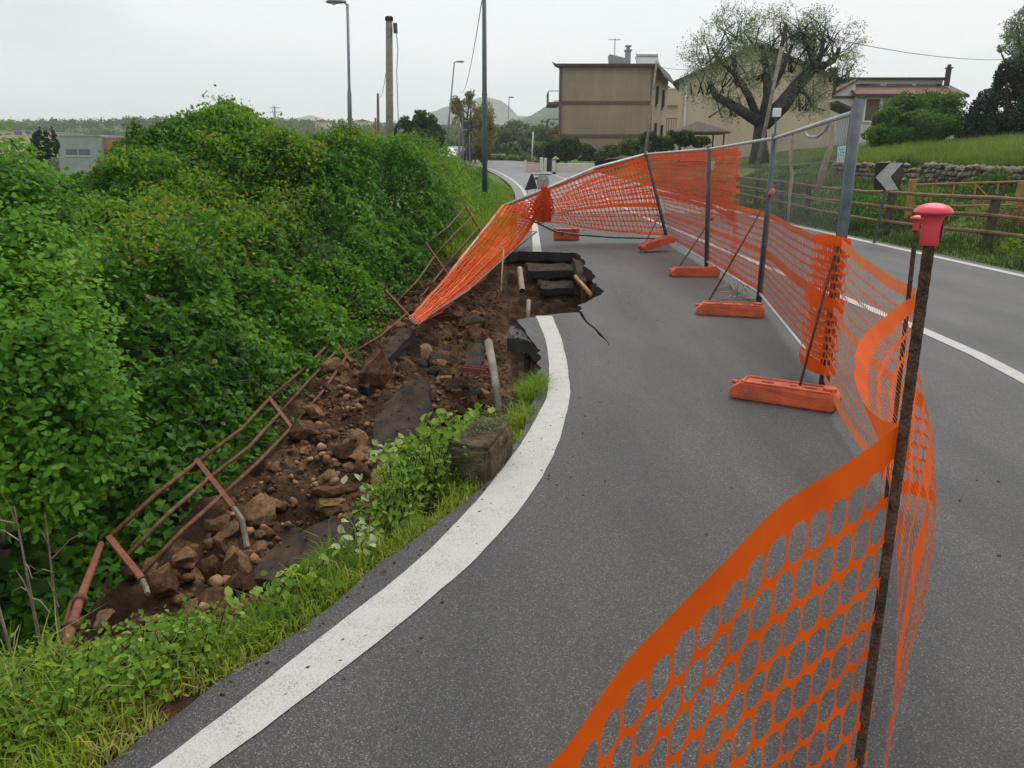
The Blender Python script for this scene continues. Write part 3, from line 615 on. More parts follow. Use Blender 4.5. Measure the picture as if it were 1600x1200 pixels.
def simple_block(name, px0, px1, pyt, Y, D, m, label, zb=-3, win=()):
    a, b = P(px0, pyt, Y), P(px1, pyt, Y)
    t = thing(name, ((a[0] + b[0]) / 2, Y, zb), label, 'building')
    w = mb(); w.box(((a[0] + b[0]) / 2, Y + D / 2, (a[2] + zb) / 2), (b[0] - a[0], D, a[2] - zb)); w.build('wall', m, t)
    w = mb(); w.box(((a[0] + b[0]) / 2, Y + D / 2, a[2] + .12), (b[0] - a[0] + .3, D + .3, .24)); w.build('parapet', M['greyplaster'], t)
    for px, py, ww, hh in win:
        c = P(px, py, Y); w = mb(); w.box((c[0], Y - .02, c[2]), (ww, .12, hh)); f = w.build('window', M['glass'], t)
        w = mb(); w.box((c[0], Y - .06, c[2] - hh / 2 - .08), (ww + .3, .22, .14)); w.build('sill', M['whiteplaster'], f)
simple_block('warehouse', 86, 155, 213, 120, 30, M['greyplaster'], 'low grey clad warehouse seen over the hedge', win=((132, 238, 1.6, .9), (112, 238, 1.6, .9)))
simple_block('warehouse_annex', 155.5, 191, 216, 121, 26, M['orangeplaster'], 'terracotta block joined to the grey warehouse', win=((168, 240, 1.2, 1.2),))
simple_block('orange_shed', 214, 262, 219, 128, 20, M['orangeplaster'], 'long terracotta shed half hidden by the hedge crest', win=((240, 226, 1.2, .8),))
simple_block('farm_building', -40, 50, 205, 210, 25, M['pinkplaster'], 'faded pink building beyond the hedge above the near tree', win=((28, 206, 2, 1.6), (46, 205, 2, 1.6)))
town = [(85, 193, 30, 8), (130, 193, 22, 10), (166, 201, 16, 9), (176, 206, 14, 8), (262, 200, 15, 8), (330, 199, 12, 7), (395, 192, 14, 8), (470, 194, 16, 8), (502, 190, 20, 9), (566, 189, 16, 9), (640, 196, 14, 8), (704, 197, 20, 9)]
for k, (px, py, wpx, hpx) in enumerate(town):
    Y = 430 + 25 * (k % 4); c = P(px, py, Y); w_ = wpx * Y / 1200; zt = c[2]; zb = float(zfar(c[0], Y)) - 3
    t = thing('town_house', (c[0], Y, zb), ['pale town house on the distant ridge above the warehouse', 'flat roofed block on the distant ridge, tallest above the warehouse', 'small far house above the terracotta block', 'brick red far house just over the terracotta block', 'tiny far house beside the round tree on the ridge', 'tiny pale house left of the lattice mast', 'far block on the ridge, first to the left of the mast', 'far house on the ridge midway between the mast and the arm lamp', 'wide far block on the ridge near the arm street lamp', 'far block on the ridge beside the concrete pole', 'far house peeping over the round bush behind the concrete pole', 'pinkish town building under the hill behind the leaning lamp'][k], 'house')
    m = mb(); m.box((c[0], Y + 5, (zt + zb) / 2), (w_, 9, zt - zb)); m.build('wall', [M['pinkplaster'], M['creamplaster'], M['pinkplaster'], M['beigeplaster']][k % 4], t)
    m = mb()
    if k % 3 == 1: m.box((c[0], Y + 5, zt + .2), (w_ + .6, 9.6, .4))
    else: m.prism([(c[0] - w_ / 2 - .5, Y - .3, zt), (c[0] + w_ / 2 + .5, Y - .3, zt), (c[0], Y - .3, zt + w_ * .17)], (0, 10.5, 0))
    m.build('roof', M['roofred'], t)

# ------------------------------------------------------------------ garden wall, pillars and dark gap at the bend
def garden_wall():
    Y = 60.; zb = .85
    t = thing('garden_wall', (*P(875, 270, Y)[:2], zb), 'low cream garden wall with pillars at the bend', 'wall')
    def seg(p0, p1, pyt, m, name, th=.22, z0=zb):
        a, b = P(p0, pyt, Y), P(p1, pyt, Y); q = mb(); q.box(((a[0] + b[0]) / 2, Y, (a[2] + z0) / 2), (b[0] - a[0], th, a[2] - z0), ch=.02); return q.build(name, m, t)
    seg(822.6, 843.5, 257, M['pinkplaster'], 'wall_panel'); seg(868.8, 929, 255, M['creamplaster'], 'wall_panel')
    for p0, p1, py in ((819, 822.4, 250), (843.7, 848.6, 246), (850, 854.2, 247), (862.6, 868.6, 250)): 
        s = seg(p0, p1, py, M['creamplaster'], 'pillar', .35)
    a, b = P(862.2, 249, Y), P(873.5, 249, Y); q = mb(); q.prism([(a[0], Y - .3, a[2]), (b[0], Y - .3, a[2]), (b[0] - .05, Y - .3, a[2] + .1), ((a[0] + b[0]) / 2, Y - .3, a[2] + .24)], (0, .6, 0)); q.build('pillar_cap', M['pinkplaster'], t)
    q = mb(); a, b = P(822.4, 250, Y), P(843.5, 250, Y); z1 = P(830, 257, Y)[2]
    for k in range(11): xx = a[0] + (b[0] - a[0]) * (k + .5) / 11; q.tube([(xx, Y, z1), (xx, Y, a[2])], .016, 4)
    q.tube([(a[0], Y, a[2]), (b[0], Y, a[2])], .022, 4); q.build('railing', M['rustred'], t)
    q = mb(); a, b = P(854.4, 248, Y), P(862.4, 248, Y)
    q.box(((a[0] + b[0]) / 2, Y + .1, (a[2] + zb) / 2), (b[0] - a[0], .06, a[2] - zb)); q.build('gate', M['black'], t)  # black sheet standing in for the shaded gap between the pillars
garden_wall()
def low_wall():
    Y = 92.; a, b = P(764, 250.5, Y), P(822, 250.5, Y); t = thing('roadside_wall', ((a[0] + b[0]) / 2, Y, 1.6), 'long low dark kerb wall along the far side of the bend', 'wall')
    m = mb(); m.box(((a[0] + b[0]) / 2, Y, (a[2] + 1.5) / 2), (b[0] - a[0], .4, a[2] - 1.5), ch=.03); m.build('wall_base', M['rock3'], t)
    m = mb(); m.box(((a[0] + b[0]) / 2, Y, a[2] + .06), (b[0] - a[0] + .1, .5, .11)); m.build('coping', M['conpole'], t)
low_wall()
def gazebo():
    Y = 46.; c = P(1090, 208, Y); zb = 1.6; ze = P(1090, 207, Y)[2]; zp = P(1088, 189, Y)[2]
    t = thing('garden_gazebo', (c[0], Y, zb), 'garden gazebo with a dark pyramid roof before the beige gable', 'gazebo')
    w = 1.5; m = mb(); m.add([(c[0] - w, Y - w, ze), (c[0] + w, Y - w, ze), (c[0] + w, Y + w, ze), (c[0] - w, Y + w, ze), (c[0] - .05, Y, zp), (c[0] - w, Y - w, ze - .09), (c[0] + w, Y - w, ze - .09), (c[0] + w, Y + w, ze - .09), (c[0] - w, Y + w, ze - .09)],
        [(0, 1, 4), (1, 2, 4), (2, 3, 4), (3, 0, 4), (0, 5, 6, 1), (1, 6, 7, 2), (2, 7, 8, 3), (3, 8, 5, 0), (8, 7, 6, 5)]); m.build('canopy', M['postwood'], t)
    for sx in (-1, 1):
        for sy in (-1, 1): m = mb(); m.tube([(c[0] + sx * 1.2, Y + sy * 1.2, zb), (c[0] + sx * 1.2, Y + sy * 1.2, ze)], .05, 6); m.build('post', M['shutter'], t)
gazebo()

# ------------------------------------------------------------------ dry-stone wall in the bank, every stone a part
def rockmesh(seed, sub=1, amp=.28, flat=5, m=None, squash=(1, 1, 1), name='rock'):
    bm = bmesh.new(); bmesh.ops.create_icosphere(bm, subdivisions=sub, radius=1); r = random.Random(seed)
    pl = []
    for _ in range(flat):
        a = Vector((r.gauss(0, 1), r.gauss(0, 1), r.gauss(0, 1))).normalized(); pl.append((a, r.uniform(.42, .8)))
    o = r.uniform(0, 90)
    for v in bm.verts:
        p = v.co.copy()
        for a, d in pl:
            e = p.dot(a)
            if e > d: p -= a * (e - d)
        k = 1 + amp * float(fbm(p.x * 1.7 + o, p.y * 1.7, p.z * 1.7, seed % 50, 3)) * 1.6
        v.co = Vector((p.x * k * squash[0], p.y * k * squash[1], p.z * k * squash[2]))
    me = bpy.data.meshes.new(name); bm.to_mesh(me); bm.free()
    if m: me.materials.append(m)
    return me
def stone_wall():
    t = thing('stone_wall', (13.4, 24, 1.0), 'dry stone retaining wall in the grass bank behind the wooden fence', 'wall')
    o0 = ORG[t.name]; ms = [rockmesh(300 + k, 1, .2, 6, [M['wallstone'], M['wallstone2']][k % 2], name='stone') for k in range(10)]; n = 0
    for row in range(4):
        y = 15.5 + row * .1
        while y < 33 and n < 299:
            w_ = random.uniform(.24, .44) * (1 if y < 25 else 1.25); hh = .165
            x = float(xcen(y)) + 3.85 + 5.66
            zb = float(zright(x - .3, y)) 
            if vn3(y * .45, 0, 0, 91) > .86 and row > 2: y += w_; continue
            o = link('stone', random.choice(ms), t)
            o.location = (x - .1 * (row == 0) - .02 * row + random.uniform(-.04, .04) - o0[0], y + w_ / 2 - o0[1], zb + .06 + row * hh + random.uniform(-.02, .02) - o0[2])
            o.scale = (.2, w_ * .62, hh * .72 * random.uniform(.9, 1.2)); o.rotation_euler = (random.uniform(-.1, .1), random.uniform(-.1, .1), random.uniform(-.12, .12)); y += w_ * .97; n += 1
stone_wall()

# ------------------------------------------------------------------ wooden roadside fence, second rusty gate behind it
def wood_fence():
    t = thing('roadside_fence', (8.75, 18, 0), 'weathered three rail wooden fence along the road edge', 'fence')
    ps = [(9.2, 8.5), (9.0, 11.5), (8.86, 14.5), (8.62, 18.0), (8.66, 20.6), (8.8, 23.4), (9.0, 26.4), (9.1, 29.4), (9.2, 32.4)]
    zs = [float(zright(x, y)) for x, y in ps]
    for k, (x, y) in enumerate(ps):
        m = mb(); lx, ly = random.uniform(-.05, .06), random.uniform(-.03, .03); h = 1.02 if k != 3 else 1.05
        m.prism([(x - .06, y - .06, zs[k] - .2), (x + .06, y - .06, zs[k] - .2), (x + .06, y + .06, zs[k] - .2), (x - .06, y + .06, zs[k] - .2)], (lx, ly, h + .2)); m.build('post', M['postwood'], t)
    for k in range(len(ps) - 1):
        (x0, y0), (x1, y1) = ps[k], ps[k + 1]
        for hz in (.32, .63, .95):
            m = mb(); j = random.uniform(-.02, .02); sag = random.uniform(-.03, .005)
            m.tube([(x0 - .08, y0 - .1, zs[k] + hz + j), ((x0 + x1) / 2 - .08, (y0 + y1) / 2, (zs[k] + zs[k + 1]) / 2 + hz + sag), (x1 - .08, y1 + .1, zs[k + 1] + hz + random.uniform(-.015, .015))], .038, 7); m.build('rail', M['woodfence'], t)
wood_fence()
def rusty_gate():
    a = P(1424, 300, 18.6); b = P(1592, 312, 17.4); t = thing('rusty_gate', (*((a + b) / 2)[:2], .4), 'rusty orange field gate standing behind the wooden fence', 'gate')
    za, zb = .2, .3
    for (p, h, r) in ((a, .95, .06), (b, .9, .05)):
        m = mb(); m.box((p[0], p[1], za + .5), (.13, .13, 1.1), ch=.01); m.build('post', M['rustgate'], t)
    for h in (1.05, .55): m = mb(); m.tube([(a[0], a[1], za + h - .12), (b[0], b[1], zb + h - .12)], .026, 6); m.build('bar', M['rustgate'], t)
    for f in (.2, .4, .6, .8): p = a * (1 - f) + b * f; m = mb(); m.tube([(p[0], p[1], .12), (p[0], p[1], 1.18)], .018, 6); m.build('upright', M['rustgate'], t)
    m = mb(); q = a * .4 + b * .6; m.tube([(b[0], b[1], .3), (q[0], q[1], 1.15)], .014, 5); m.build('brace', M['rustgate'], t)
rusty_gate()

# ------------------------------------------------------------------ poles, lamps, wires
def street_lamp(Y, ptop, pbase, r0, r1, arm, label, m='lampgrey', grp='street lamps along the road', drop=1.2):
    b = P(*pbase, Y); tp = P(*ptop, Y); base = b - (tp - b) / np.linalg.norm(tp - b) * drop
    t = thing('street_lamp', base, label, 'street lamp', grp)
    q = mb(); q.tube([base, base * .55 + tp * .45, base * .5 + tp * .5, tp], [r0, r0 * .92, r1 * 1.05, r1], 10); q.build('pole', M[m], t, True)
    a = P(*arm, Y); q = mb(); q.tube([tp - V(0, 0, .05), tp * .4 + a * .6 + V(0, 0, .03), a], r1 * .7, 6); q.build('arm', M[m], t, True)
    d = unit((a - tp) * V(1, 1, 0)); s = V(-d[1], d[0], 0); q = mb(); ln = .62
    prof = [(-.1, .05, .05), (.05, .11, .08), (.3, .15, .1), (.52, .12, .08), (.62, .04, .03)]
    vs = []; 
    for u, w, h in prof: vs += [a + d * (u - .1) + s * w * math.cos(x) + V(0, 0, 1) * (h * math.sin(x) * (1.0 if math.sin(x) > 0 else .7)) for x in [2 * math.pi * k / 8 for k in range(8)]]
    q.add(vs, [(i * 8 + k, i * 8 + (k + 1) % 8, (i + 1) * 8 + (k + 1) % 8, (i + 1) * 8 + k) for i in range(4) for k in range(8)] + [tuple(range(7, -1, -1)), tuple(range(32, 40))])
    hd = q.build('lamp_head', M[m], t, True)
    q = mb(); q.lathe([(.02, -.1), (.09, -.075), (.11, -.03)], a + d * .24, 10); q.build('lens', M['white'], hd)
    return t
street_lamp(30, (543, 6), (547, 208), .085, .05, (532, 3), 'tall grey street lamp with a drop shaped head above the hedge')
street_lamp(70, (710, 97), (696, 246), .1, .06, (716, 96.5), 'leaning thin street lamp beside the white car', drop=.3)
street_lamp(100, (795.5, 153), (790.5, 254), .09, .05, (797, 152), 'slender far street lamp by the kerb wall', drop=.1)
def pole(name, Y, ptop, pbase, r0, r1, m, label, cat, drop=1.2, extra=None):
    b = P(*pbase, Y); tp = P(*ptop, Y); base = b - (tp - b) / np.linalg.norm(tp - b) * drop; t = thing(name, base, label, cat)
    q = mb(); q.tube([base, base * .7 + tp * .3, tp], [r0, r0 * .7 + r1 * .3, r1], 12); q.build('shaft', M[m], t, True)
    if extra: extra(t, base, tp)
    return t
def ex_con(t, base, tp):
    q = mb(); q.lathe([(.115, -.02), (.12, .06), (.09, .09)], tp, 12); q.build('cap', M['rock3'], t)
    q = mb(); q.box(tp + V(.17, 0, -.22), (.1, .16, .26)); q.tube([tp + V(.19, 0, -.3), tp + V(.22, 0, -.8), tp + V(.16, 0, -1.4), tp + V(.15, 0, -3.2)], .012, 5); q.build('cable_bracket', M['galvdark'], t)
pole('concrete_pole', 24, (608, 31), (609, 222), .125, .095, 'conpole', 'thick grey concrete pole rising out of the hedge', 'pole', 1.5, ex_con)
def ex_green(t, base, tp):
    for f in (.31, .47): p = base * (1 - f) + tp * f; q = mb(); q.lathe([(.088, -.03), (.088, .03)], p, 12); q.build('collar', M['greenpole'], t)
b_ = P(757.5, 278, 26)
pole('green_pole', 26, (756.5, -40), (757.5, 278), .09, .062, 'greenpole', 'tall dark green metal pole in the bright grass by the bend', 'pole', .5, ex_green)
pole('wooden_pole', 60, (590.5, 146), (591, 217), .12, .09, 'wood', 'slim wooden pole just left of the thick concrete pole', 'pole')
pole('short_pole', 90, (586.5, 184), (587, 214), .12, .1, 'wood', 'shortest far pole left of the thick concrete pole', 'pole')
pole('utility_pole', 25, (1228, 41), (1190, 228), .065, .05, 'stake', 'slanting utility pole with a dark top crossing the olive tree', 'pole', .6,
     lambda t, b, tp: (lambda q: q.build('top_sleeve', M['bark'], t))(mb().tube([tp * .86 + b * .14, tp + (tp - b) * .01], .066, 10)))
pole('leaning_pole', 50, (1026, 96), (1009, 236), .085, .06, 'stake', 'pale leaning pole at the right corner of the brown house', 'pole', .6)
pole('white_post', 75, (833, 206), (831.5, 242), .06, .06, 'white', 'short white post in front of the dark shrubs by the bend', 'post', .4)
def wire(a, b, sag, label, r=.012):
    a, b = np.array(a), np.array(b); pts = [a * (1 - f) + b * f - V(0, 0, sag * 4 * f * (1 - f)) for f in np.linspace(0, 1, 14)]
    q = mb(); q.tube(pts, r, 4); o = q.build('overhead_wire', M['black']); tag(o, label, 'cable')
wire(P(753.5, -2, 26), P(718, 140, 85), 1.2, 'thin cable running from the green pole to the budding tree', .014)
wire(P(611, 44, 24), P(590.5, 148, 60), .8, 'thin cable between the concrete pole and the slim wooden pole', .012)
wire(P(1228, 44, 25), P(1700, 72, 60), .9, 'upper faint cable crossing the sky over the white house', .012)
wire(P(1026, 104, 50), P(1183, 84, 54), .5, 'faint cable from the leaning pole to the beige gable', .012)
def mast():
    c = P(429, 205, 600); tp = P(429, 165, 600); t = thing('lattice_mast', c - V(0, 0, 8), 'tiny lattice power mast with cross arms on the ridge', 'mast')
    q = mb()
    for sx in (-1, 1):
        for sy in (-1, 1): q.tube([c + V(sx * 1.2, sy * 1.2, -8), tp + V(sx * .15, sy * .15, 0)], .2, 4)
    for k in range(8):
        f0, f1 = k / 8, (k + 1) / 8; w0, w1 = 1.2 * (1 - f0) + .15, 1.2 * (1 - f1) + .15; z0 = c[2] - 8 + (tp[2] - c[2] + 8) * f0; z1 = c[2] - 8 + (tp[2] - c[2] + 8) * f1; s = 1 if k % 2 else -1
        q.tube([(c[0] - s * w0, 600 - w0, z0), (c[0] + s * w1, 600 - w1, z1)], .12, 4)
    q.build('frame', M['galvdark'], t)
    for dz, w in ((-1.5, 4), (-4.5, 5)): q = mb(); q.tube([tp + V(-w, 0, dz), tp + V(w, 0, dz)], .22, 4); q.build('cross_arm', M['galvdark'], t)
mast()

# ------------------------------------------------------------------ road signs at the bend
def dir_sign():
    Y = 62.; zb = float(zroad(Y)) - .1
    t = thing('direction_sign', (*P(721, 250, Y)[:2], zb), 'dark road sign panel seen from behind on two grey posts at the bend', 'road sign')
    for px in (716.5, 722.5): a = P(px, 183, Y); q = mb(); q.tube([(a[0], Y, zb), (a[0], Y, a[2])], .085 if px < 720 else .06, 8); q.build('post', M['lampgrey'], t)
    q = mb(); q.prism([P(723.4, 184, Y), P(727, 184, Y), P(737.5, 197.5, Y), P(727.5, 209, Y), P(723.4, 209, Y)], (0, .05, 0)); s = q.build('arrow_panel', M['signback'], t)
    for py in (189, 203): a, b = P(722, py, Y), P(731, py, Y); q = mb(); q.box((a + b) / 2 + V(0, -.04, 0), (b[0] - a[0], .05, .07)); q.build('bracket', M['galv'], s)
dir_sign()
def tri_signs():
    Y = 58.; zb = float(zroad(Y)) - .05
    t = thing('triangle_sign', (*P(733.7, 250, Y)[:2], zb), 'slim post with two dark triangular sign backs beside the green pole', 'road sign')
    a = P(733.7, 210, Y); q = mb(); q.tube([(a[0], Y, zb), (a[0], Y, a[2])], .035, 8); q.build('post', M['lampgrey'], t)
    for y0, y1 in ((208, 224), (225, 240.5)):
        q = mb(); q.prism([P(733.7, y0, Y), P(741, y1, Y), P(726, y1, Y)], (0, .04, 0)); q.build('sign_plate', M['signback'], t)
tri_signs()
def chevron():
    Y = 16.2; c = [P(1369, 254.5, Y), P(1412.5, 253.5, Y + .12), P(1406, 297.5, Y + .12), P(1365.5, 296.5, Y)]
    t = thing('chevron_sign', (*c[3][:2], 0), 'black bend sign with a white chevron pointing left', 'road sign')
    q = mb(); q.prism(c, (0, .03, 0)); p = q.build('plate', M['signblack'], t)
    ch = [P(1390, 255, Y - .004 + .06), P(1411.5, 254.2, Y - .004 + .12), P(1391.5, 276, Y - .004 + .06), P(1404, 297, Y - .004 + .12), P(1384.5, 296.8, Y - .004 + .05), P(1368, 277, Y - .004)]
    q = mb(); q.prism(ch, (0, -.006, 0)); q.build('chevron', M['signwhite'], p)
    tri = [P(1410.5, 258, Y + .116), P(1405.5, 295, Y + .116), P(1393.5, 276, Y + .055)]
    q = mb(); q.prism(tri, (0, -.005, 0)); q.build('inner_triangle', M['signbrown'], p)
    x = (c[0][0] + c[1][0]) / 2
    q = mb(); q.tube([(x - .12, Y + .09, -.2), (x + .02, Y + .09, c[0][2] - .05)], .032, 8); q.build('post', M['galvdark'], t)
chevron()

# ------------------------------------------------------------------ white car, second car, scooter, small warning sign
def car(Y, px, label, m, L_=4.1, W_=1.74, H_=1.5, rz=0.0, zb=None):
    c = P(px, 247, Y); zb = float(zroad(Y)) if zb is None else zb
    t = thing('parked_car', (0, 0, 0), label, 'car')
    # front view profile lofted along the length (car faces the camera along -Y)
    sec = [(-L_ / 2, .34, .62, .80), (-L_ / 2 + .12, .22, .78, .86), (-L_ / 2 + .95, .2, .95, .87), (0, .18, .98, .87), (L_ / 2 - .5, .2, .98, .86), (L_ / 2, .3, .85, .8)]
    q = mb(); vs = []
    for y, z0, z1, w in sec: vs += [(-w, y, z0 + .12), (-w * .9, y, z0), (w * .9, y, z0), (w, y, z0 + .12), (w, y, z1 - .14), (w * .93, y, z1), (-w * .93, y, z1), (-w, y, z1 - .14)]
    fs = [(i * 8 + k, i * 8 + (k + 1) % 8, (i + 1) * 8 + (k + 1) % 8, (i + 1) * 8 + k) for i in range(5) for k in range(8)] + [tuple(range(7, -1, -1)), tuple(range(40, 48))]
    q.add(vs, fs)
    rf = [(-1.15, .95, .80), (-.45, H_ - .04, .62), (.9, H_, .62), (1.85, .98, .78)]; vs = []
    for y, z, w in rf: vs += [(-w, y, z), (w, y, z)]
    vs += [(-.8, -1.15, .9), (.8, -1.15, .9), (-.78, 1.85, .9), (.78, 1.85, .9)]
    q.add(vs, [(0, 1, 3, 2), (2, 3, 5, 4), (4, 5, 7, 6), (0, 2, 4, 6, 10, 8), (1, 9, 11, 7, 5, 3)]); body = q.build('body', m, t)
    q = mb(); q.quad((-.70, -1.075, 1.01), (.70, -1.075, 1.01), (.57, -.52, H_ - .1), (-.57, -.52, H_ - .1)); o = q.build('windscreen', M['glass'], body); 
    for s in (-1, 1):
        q = mb(); q.quad((s * .795, -.85, .99), (s * .80, 1.5, .99), (s * .655, .9, H_ - .08), (s * .665, -.4, H_ - .08)); q.build('side_window', M['glass'], body)
        q = mb(); q.box((s * .58, -L_ / 2 - .0, .68), (.3, .12, .14), ch=.03); q.build('headlight', M['chrome'], body)
        q = mb(); q.box((s * .95, -.75, 1.02), (.2, .12, .14), ch=.03); q.build('mirror', m, body)
        for y in (-1.25, 1.25):
            q = mb(); q.tube([(s * .66, y, .31), (s * .87, y, .31)], .31, 16); w = q.build('wheel', M['tyre'], t)
            q = mb(); q.tube([(s * .86, y, .31), (s * .885, y, .31)], .19, 12); q.build('rim', M['chrome'], w)
    q = mb(); q.box((0, -L_ / 2 - .01, .48), (1.0, .08, .18), ch=.02); q.build('grille', M['black'], body)
    t.location = (c[0], Y, zb); t.rotation_euler = (0, 0, rz); return t
car(84, 699, 'white car parked nose out by the round bush at the bend', M['white'], rz=.12, zb=1.72)
car(93, 711, 'grey car standing just behind the white car', M['chrome'], rz=-.3, zb=2.05)
def scooter():
    Y = 34.; zb = float(zroad(Y)); x = P(848, 280, Y)[0]
    t = thing('scooter', (x, Y, zb), 'parked scooter with a tall blue grey windscreen behind the fallen panel', 'scooter')
    q = mb(); sc = [P(840.5, 291, Y), P(841, 280, Y), P(845, 274, Y), (P(850, 273, Y)), P(856.5, 276, Y), P(858.5, 284, Y), P(856, 292, Y)]
    q.prism([p + V(0, -.18 + .1 * (p[2] - sc[0][2]), 0) for p in sc], (0, .02, 0)); q.build('windscreen', M['screen'], t)
    q = mb(); q.prism([(x - .2, Y - .16, zb + .3), (x + .2, Y - .16, zb + .3), (x + .26, Y - .2, zb + .75), (x + .16, Y - .22, zb + .98), (x - .16, Y - .22, zb + .98), (x - .26, Y - .2, zb + .75)], (0, .14, 0)); q.build('leg_shield', M['chrome'], t)
    q = mb(); q.lathe([(.02, 0), (.09, .02), (.1, .05)], (x, Y - .26, zb + .8), 12); q.build('headlight', M['white'], t)
    for yw in (-.35, .85):
        q = mb(); n = 20; vs = []
        for k in range(n):
            a = 2 * math.pi * k / n
            for j in range(6): b = 2 * math.pi * j / 6; rr = .2 + .055 * math.cos(b); vs.append((x + .055 * math.sin(b), Y + yw + rr * math.cos(a), zb + .255 + rr * math.sin(a)))
        q.add(vs, [(k * 6 + j, k * 6 + (j + 1) % 6, ((k + 1) % n) * 6 + (j + 1) % 6, ((k + 1) % n) * 6 + j) for k in range(n) for j in range(6)]); w = q.build('wheel', M['tyre'], t, True)
        q = mb(); q.tube([(x - .04, Y + yw, zb + .255), (x + .04, Y + yw, zb + .255)], .15, 12); q.build('rim', M['chrome'], w)
    q = mb(); q.prism([(x - .16, Y + .15, zb + .35), (x - .16, Y + 1.05, zb + .45), (x - .16, Y + 1.15, zb + .7), (x - .16, Y + .35, zb + .68)], (.32, 0, 0)); q.build('body', M['chrome'], t)
    q = mb(); q.prism([(x - .15, Y + .3, zb + .7), (x - .15, Y + 1.1, zb + .74), (x - .15, Y + 1.05, zb + .86), (x - .15, Y + .35, zb + .82)], (.3, 0, 0)); q.build('seat', M['black'], t)
    q = mb(); q.tube([(x - .34, Y - .05, zb + 1.0), (x, Y - .12, zb + 1.02), (x + .34, Y - .05, zb + 1.0)], .022, 6); hb = q.build('handlebar', M['black'], t)
    for px, py in ((866, 270.5), (838.5, 279)):
        c = P(px, py, Y - .05); q = mb(); q.tube([(c[0] * .45 + x * .55, Y - .08, zb + 1.0), c], .009, 5); q.box(c, (.16, .05, .1), ch=.02); q.build('mirror', M['black'], hb)
scooter()
def warn_sign():
    Y = 33.; zb = float(zroad(Y)); t = thing('warning_sign', (*P(830, 292, Y)[:2], zb), 'black triangular sign back standing beside the scooter', 'road sign')
    q = mb(); q.prism([P(830, 271.5, Y), P(832.8, 271.7, Y), P(839.5, 293, Y), P(838.5, 295, Y), P(820.6, 297.5, Y), P(820, 295.5, Y)], (0, .03, 0)); q.build('plate', M['black'], t)
    a = P(831, 280, Y); q = mb()
    for s in (-1, 1): q.tube([(a[0] + s * .05, Y + .05, a[2]), (a[0] + s * .26, Y + .25, zb)], .012, 5)
    q.build('stand', M['galvdark'], t)
warn_sign()

# ================================================================== VEGETATION
def leaves_in_blobs(blobs, n, gap=.42, gs=1.0, shell=.55, seed=0):
    """points through the volume of a crown made of ellipsoids, with gaps; returns centres and outward normals"""
    bl = np.array([[*b[0], *(b[1] if np.ndim(b[1]) else (b[1],) * 3)] for b in blobs], float); w = (bl[:, 3] * bl[:, 5]) ; w = w / w.sum()
    out, nn = [], []
    need = n
    while need > 0:
        k = rng.choice(len(bl), need * 2, p=w); d = unit(rng.normal(size=(len(k), 3))); r = (shell + (1 - shell) * rng.random(len(k))**.6) * (1 + .22 * (vn3(d[:, 0] * 2.3 + k, d[:, 1] * 2.3, d[:, 2] * 2.3, seed) - .5) * 2)
        c = bl[k, :3] + d * bl[k, 3:] * r[:, None]
        g = vn3(c[:, 0] / gs, c[:, 1] / gs, c[:, 2] / gs, seed + 11) * .65 + vn3(c[:, 0] / gs * 2.7, c[:, 1] / gs * 2.7, c[:, 2] / gs * 2.7, seed + 12) * .35
        ok = g > gap; c, d = c[ok][:need], d[ok][:need]; out.append(c); nn.append(d); need -= len(c)
    return np.concatenate(out), np.concatenate(nn)
def limbs(q, base, fork, r, blobs, seed, tips=3, wig=.12, n=7):
    rr = random.Random(seed); base, fork = np.array(base, float), np.array(fork, float)
    mid = (base + fork) / 2 + V(rr.uniform(-1, 1), rr.uniform(-1, 1), 0) * wig * .6
    q.tube([base - V(0, 0, .2), base * .8 + mid * .2, mid, fork], [r * 1.35, r * 1.08, r * .92, r * .8], n + 2)
    for b in blobs:
        c = np.array(b[0], float); e = c - fork; Ln = np.linalg.norm(e)
        p1 = fork + e * .4 + V(rr.uniform(-1, 1), rr.uniform(-1, 1), rr.uniform(-.6, .3)) * wig * Ln; rb = r * rr.uniform(.35, .5)
        q.tube([fork, p1, c], [rb * 1.2, rb, rb * .5], n)
        rad = b[1] if np.ndim(b[1]) else (b[1],) * 3
        for _ in range(tips):
            d = unit(V(rr.gauss(0, 1), rr.gauss(0, 1), abs(rr.gauss(.3, .8)))); e2 = c + d * np.array(rad) * rr.uniform(.7, 1.0); m2 = (c + e2) / 2 + V(rr.uniform(-1, 1), rr.uniform(-1, 1), rr.uniform(-1, 1)) * Ln * .06
            s = p1 * .3 + c * .7; q.tube([s, m2, e2], [rb * .45, rb * .28, rb * .08], 5)
            for _ in range(2):
                e3 = m2 + unit(V(rr.gauss(0, 1), rr.gauss(0, 1), rr.gauss(.2, .8))) * np.array(rad) * rr.uniform(.35, .6); q.tube([m2, e3], [rb * .2, rb * .05], 4)
def tree(name, base, fork, r, blobs, n, size, lm, label, cat='tree', group=None, bark='bark', gap=.42, gs=1.0, shell=.5, seed=0, aspect=.55, tips=3, up=.35, wig=.12):
    t = thing(name, base, label, cat, group); o0 = ORG[t.name]
    q = mb(); limbs(q, base, fork, r, blobs, seed + 5, tips, wig); q.build('trunk', M[bark], t, True)
    c, d = leaves_in_blobs(blobs, n, gap, gs, shell, seed)
    nr = unit(d * .5 + rng.normal(size=c.shape) * .75 + V(0, 0, up))
    tint = np.clip(.5 + .9 * (vn3(c[:, 0] / gs * 1.3, c[:, 1] / gs * 1.3, c[:, 2] / gs * 1.3, seed + 31) - .5) + rng.normal(size=n) * .2, 0, 1)
    me = leaf_mesh('crown', c - o0, nr, size * rng.uniform(.65, 1.35, n), tint, L[lm], aspect); link('crown', me, t); return t

